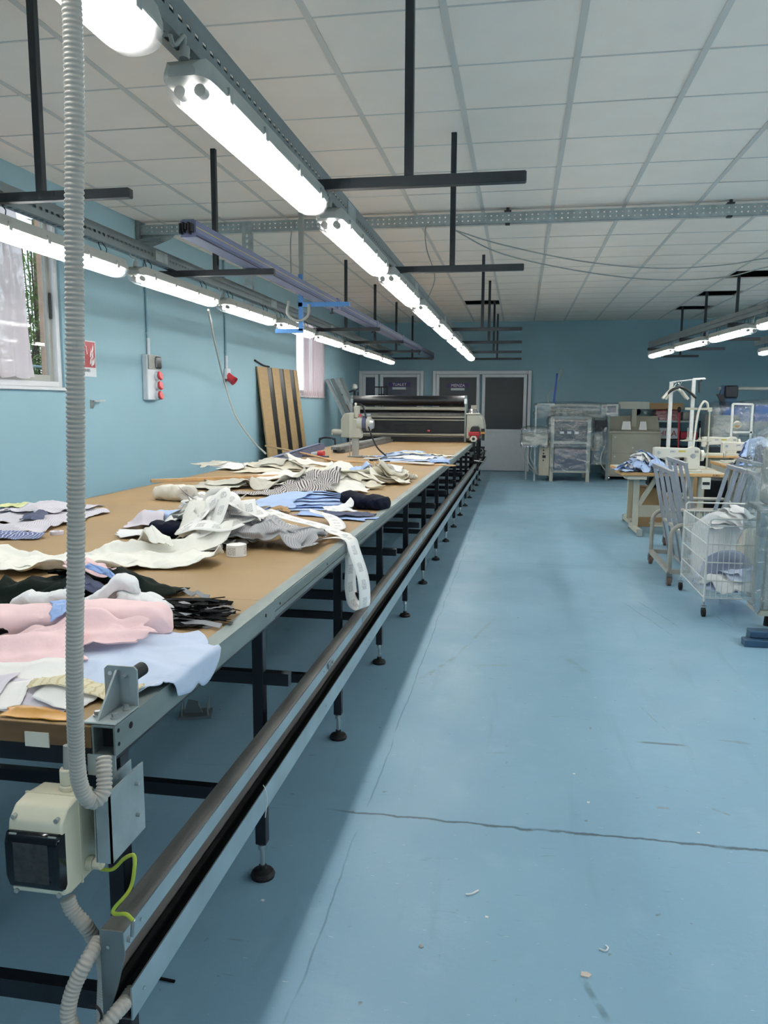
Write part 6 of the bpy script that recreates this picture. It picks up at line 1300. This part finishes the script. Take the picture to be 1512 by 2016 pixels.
# ---- grey machine cabinet with sign plate
cb_ = thing('control_cabinet', 'beige steel control cabinet with a T-shaped plate on top', 'cabinet', (2.08, 15.3, 0)); cy = 15.02
def cbx(n, mk, *a, parent=None, **kw): return B(*a).build(n, M[mk], parent or cb_, True, **kw)
cbx('cabinet_body', 'machine_beige', 1.60, 2.55, cy, 15.9, .06, .86, bevel=.008)
MB().prism([(cy-.01,.86), (15.9,.86), (15.9,1.175), (cy+.38,1.175), (cy+.16,.93), (cy-.01,.90)], (1.62, 0, 0), (0,1,0), (0,0,1), (.92,0,0)).build('sloped_top', M['machine_beige'], cb_, True, bevel=.006)
for z0, z1 in ((.50, .84), (.10, .485)):
    dr = cbx('cabinet_door', 'machine_beige', 1.68, 2.50, cy-.012, cy, z0, z1, bevel=.004); MB().cyl((1.74, cy-.02, z1-.05), (1.74, cy-.012, z1-.05), .015, 10).build('door_lock', M['label_white'], dr, True)
    if z0 > .3: MB().cyl((2.06, cy-.02, z0+.1), (2.06, cy-.012, z0+.1), .015, 10).build('door_lock', M['label_white'], dr, True)
cbx('outlet_cover', 'grey_plastic', 1.73, 1.80, cy-.018, cy-.012, .2, .27)
for x in (1.66, 2.48): MB().cyl((x-.015, cy+.06, .03), (x+.015, cy+.06, .03), .03, 14).build('caster_wheel', M['chrome'], cb_, True)
cbx('rear_foot', 'machine_beige', 1.62, 2.52, 15.8, 15.86, 0, .06)
cbx('plate_post', 'machine_beige', 2.04, 2.13, cy+.2, cy+.24, .98, 1.31); cbx('plate', 'machine_grey', 1.80, 2.345, cy+.16, cy+.20, 1.305, 1.44, bevel=.004)
for x0, x1 in ((1.85, 2.02), (2.16, 2.30)): MB().prism([(x0,.0), (x1,.0), (x1-.01,.17), (x0+.03,.17)], (0, cy+.04, .925), (1,0,0), (0,.45,.9), (0,.004,0)).build('paper_note', M['paper'], cb_, True)
MB().tube(smooth_path([(1.56, 14.98, .62), (1.50, 14.98, .45), (1.5, 14.98, .3), (1.6, 14.99, .16)], 6), .01, 6).build('mains_lead', M['machine_white'], cb_, True)
# ---- shelf of boxes and packaging behind
sh = thing('stock_shelf', 'low dark shelf stacked against the end wall behind the sewing tables', 'shelf', (2.85, 15.9, 0))
for z in (.35, .72, 1.06): B(2.5, 3.35, 15.6, 16.3, z, z+.03).build('shelf_board', M['black_metal'] if z < 1 else M['galv'], sh, True)
for x in (2.52, 3.33):
    for y in (15.62, 16.28): B(x-.02, x+.02, y-.02, y+.02, 0, 1.09).build('shelf_post', M['black_metal'], sh, True)
tag(B(2.35, 3.05, 15.75, 16.2, 1.30, 1.42).build('cardboard_box', M['kraft'], None, bevel=.004), 'flat brown cardboard box on top of the wrapped packages', 'box')
rp = tag(B(2.55, 3.0, 15.7, 16.2, 1.091, 1.29).build('red_package', M['red_box'], None, bevel=.02), 'red package wrapped in plastic on the shelf', 'package'); wrap('plastic_wrap', 'film', 2.53, 3.03, 15.68, 16.22, 1.092, 1.30, rp, 41, .02, False)
tag(B(3.04, 3.3, 15.7, 16.2, 1.091, 1.25).build('grey_package', M['grey_plastic'], None, bevel=.02), 'grey plastic wrapped package beside the red one', 'package')
t = thing('printed_carton', 'white carton with red lettering on the lower shelf', 'box', (2.8, 15.7, .75)); B(2.55, 2.98, 15.62, 16.0, .751, .95).build('carton', M['label_white'], t, True, bevel=.004); text('carton_lettering', 'HIRA', .15, M['text_red'], t, (2.76, 15.618, .845), (1,0,0), (0,0,1), True)
tag(B(3.0, 3.3, 15.62, 16.0, .751, .88).build('red_carton', M['red_box'], None, bevel=.004), 'red carton beside the white lettered one', 'box'); tag(B(2.6, 3.2, 15.65, 16.1, .381, .6).build('dark_crate', M['black_plastic'], None, bevel=.006), 'black crate on the bottom shelf', 'crate')
for nm, lab, mk, x, y0_ in (('broom_handle', 'light blue broom handle leaning by the garment rack', 'blue_paint', 1315, 812), ('red_pole', 'red pole leaning on the shelf', 'red_paint', 1336, 810)):
    a, b = atY(x+1, y0_, 14.4), atY(x-1, 900, 14.4); dv = (b-a).normalized(); e = a+dv*(a.z/abs(dv.z)); t = thing(nm, lab, 'pole', (e.x, e.y, 0)); MB().cyl(a, e, .016, 10).build('pole', M[mk], t, True, smooth=40); MB().lathe([(.01,0), (.03,-.02), (.03,-.07), (.016,-.1)], a+Vector((0,0,.08)), 10).build('pole_cap', M['black_plastic'], t, True)
t = thing('work_lamp_ball', 'dark ball-shaped lamp head behind the control cabinet', 'lamp head', (2.2, 15.7, 1.2)); c = Vector((2.24, 15.95, 1.25)); MB().lathe([(.0,-.07), (.05,-.05), (.07,0), (.05,.05), (0,.07)], c, 14).build('lamp_shell', M['fabric_navy'], t, True, smooth=60); MB().cyl(c-Vector((0,0,.1)), c-Vector((0,0,.05)), .015, 8).build('lamp_stem', M['black_metal'], t, True); MB().lathe([(.0,-.05), (.05,-.03), (.05,.03), (0,.05)], c+Vector((.16,0,-.02)), 12).build('clear_bulb', M['film'], t, True, smooth=60)
# ---- machine with blue roll under plastic
rm = thing('blue_roll_machine', 'wrapped machine carrying a wide blue roll near the end wall', 'machine', (3.6, 14, 0)); ry = 13.9
def rb(n, mk, *a, **kw): return B(*a).build(n, M[mk], rm, True, **kw)
MB().cyl((3.3, ry, 1.25), (5.6, ry, 1.25), .14, 24).build('blue_roll', M['blue_roll'], rm, True, smooth=40); MB().cyl((3.22, ry-.05, 1.65), (5.6, ry-.05, 1.65), .03, 12).build('upper_shaft', M['grey_plastic'], rm, True, smooth=40)
MB().prism([(3.26,1.7), (3.5,1.7), (3.5,1.2), (3.42,.9), (3.36,.9), (3.22,1.5)], (0, ry-.1, 0), (1,0,0), (0,0,1), (0,.05,0)).build('side_bracket', M['slate_steel'], rm, True); rb('bracket_clutter', 'black_metal', 3.3, 3.5, ry-.18, ry-.1, 1.5, 1.7, bevel=.02); MB().prism([(3.16,1.56), (3.28,1.56), (3.34,1.30)], (0, ry-.14, 0), (1,0,0), (0,0,1), (0,.03,0)).build('guide_fin', M['black_metal'], rm, True)
rb('cabinet', 'machine_beige', 3.15, 3.55, ry-.15, ry+.5, .0, 1.22, bevel=.01); rb('machine_bed', 'galv_dark', 3.1, 5.6, ry-.2, ry+.6, .78, .86); rb('bed_leg', 'galv_dark', 5.4, 5.5, ry, ry+.2, 0, .78); rb('front_beam', 'black_metal', 3.1, 5.6, ry-.22, ry-.18, .5, .78)
wrap('plastic_cover', 'film', 3.08, 3.75, ry-.3, ry+.55, .7, 1.45, rm, 51, .05); wrap('plastic_cover', 'film2', 3.5, 5.6, ry-.3, ry+.4, .9, 1.5, rm, 57, .06)
t = thing('cone_stand', 'white portal frame thread stand in front of the blue roll', 'thread stand', (3.1, 12.1, SZ+.002)); gy = 12.1
c = [atY(1443, 795, gy), atY(1482, 796, gy), atY(1443, 851, gy), atY(1482, 851, gy)]
for a, b in ((c[0], Vector((c[0].x, gy, SZ+.002))), (c[1], Vector((c[1].x, gy, SZ+.002))), (c[0], c[1]), (c[2], c[3])): MB().bar(a, b, .028).build('stand_bar', M['wire_white'], t, True)
q = atY(1451, 835, gy); MB().cyl(q+Vector((0,-.02,-.02)), q+Vector((0,.03,.03)), .07, 14, .03).build('thread_cone', M['machine_white'], t, True, smooth=40); MB().cyl(q+Vector((0,-.025,-.02)), q+Vector((0,-.02,-.02)), .03, 12).build('cone_core', M['kraft'], t, True)
T6 = sewing_table('sewing table under the portal thread stand', (2.75, 11.75, 0), .0, mark=False, drawer=False) if False else None
# ---- wooden boxes under the tables
tag(B(1.32, 1.62, 9.2, 9.55, .0, .44).build('cardboard_box', M['kraft'], None, bevel=.004), 'brown cardboard box on the floor under the back to back table', 'box')
tag(B(1.9, 2.3, 10.3, 10.8, .0, .5).build('cardboard_box', M['kraft'], None, bevel=.004), 'brown cardboard box between the rows of sewing tables', 'box')
tag(B(1.95, 2.95, 10.9, 11.35, .0, .40).build('dark_bin', M['frame_paint'], None, bevel=.01), 'dark blue bin on the floor before the far sewing table', 'bin')
# ================================================================ scraps on the floor
q = atX(523, 1555, -.586); tag(MB().tube(smooth_path([q+Vector((-.006,0,.012)), q, q+Vector((.002,.004,-.03)), q+Vector((-.001,-.004,-.07))], 6), .0011, 6).build('loose_thread', M['paper'], None, smooth=60), 'white loose thread hanging from the lip of the rail channel', 'thread')
def scrap(name, label, cat, mk, pts, r=.003):
    return tag(MB().tube(smooth_path([atZ(x, y, .003) for x, y in pts], 5), r, 6).build(name, M[mk], None, smooth=60), label, cat)
scrap('thread_scrap', 'curved white thread lying mid floor', 'thread', 'paper', [(917, 1761), (928, 1760), (942, 1753)], .0028)
scrap('thread_scrap', 'hooked white thread lying on the floor furthest from the table', 'thread', 'paper', [(1180, 1868), (1192, 1872), (1197, 1866), (1192, 1861)], .0022)
scrap('thread_scrap', 'white thread hanging below the rail channel', 'thread', 'paper', [(522, 1560), (520, 1590), (515, 1630)], .0016) if False else None
p = atZ(1153, 1920, 0); tag(MB().prism([(-.012,-.006), (.006,-.009), (.014,.002), (.004,.009), (-.010,.008)], p, (1,0,0), (0,1,0), (0,0,.003)).build('paper_scrap', M['floor_scrap'], None), 'torn pinkish paper scrap on the floor near the camera', 'paper scrap')
p = atZ(829, 1864, 0); tag(MB().lathe([(.001,.004), (.006,.003), (.007,0)], p, 8).build('lint_ball', M['grey_plastic'], None), 'small grey lint lump on the floor', 'lint')
for k, (x, y, lab) in enumerate(((958, 1806, 'white speck of fabric near the curved thread'), (517, 1773, 'white speck of fabric by the table shadow'), (1130, 1524, 'white speck of fabric past the floor crack'), (1375, 1640, 'white speck of fabric near the end of the crack'), (1158, 1580, 'white speck of fabric just beyond the crack'))):
    p = atZ(x, y, 0); tag(MB().prism([(-.004,-.003), (.004,-.004), (.005,.003), (-.003,.004)], p, (1,0,0), (0,1,0), (0,0,.002)).build('fabric_speck', M['paper'], None), lab, 'scrap')
p = atZ(330, 1930, 0); tag(MB().bar(p+Vector((-.03,.0,.003)), p+Vector((.02,-.004,.003)), .006, .004).build('black_strip', M['fabric_black'], None), 'thin black strip on the floor under the rail end', 'strip')
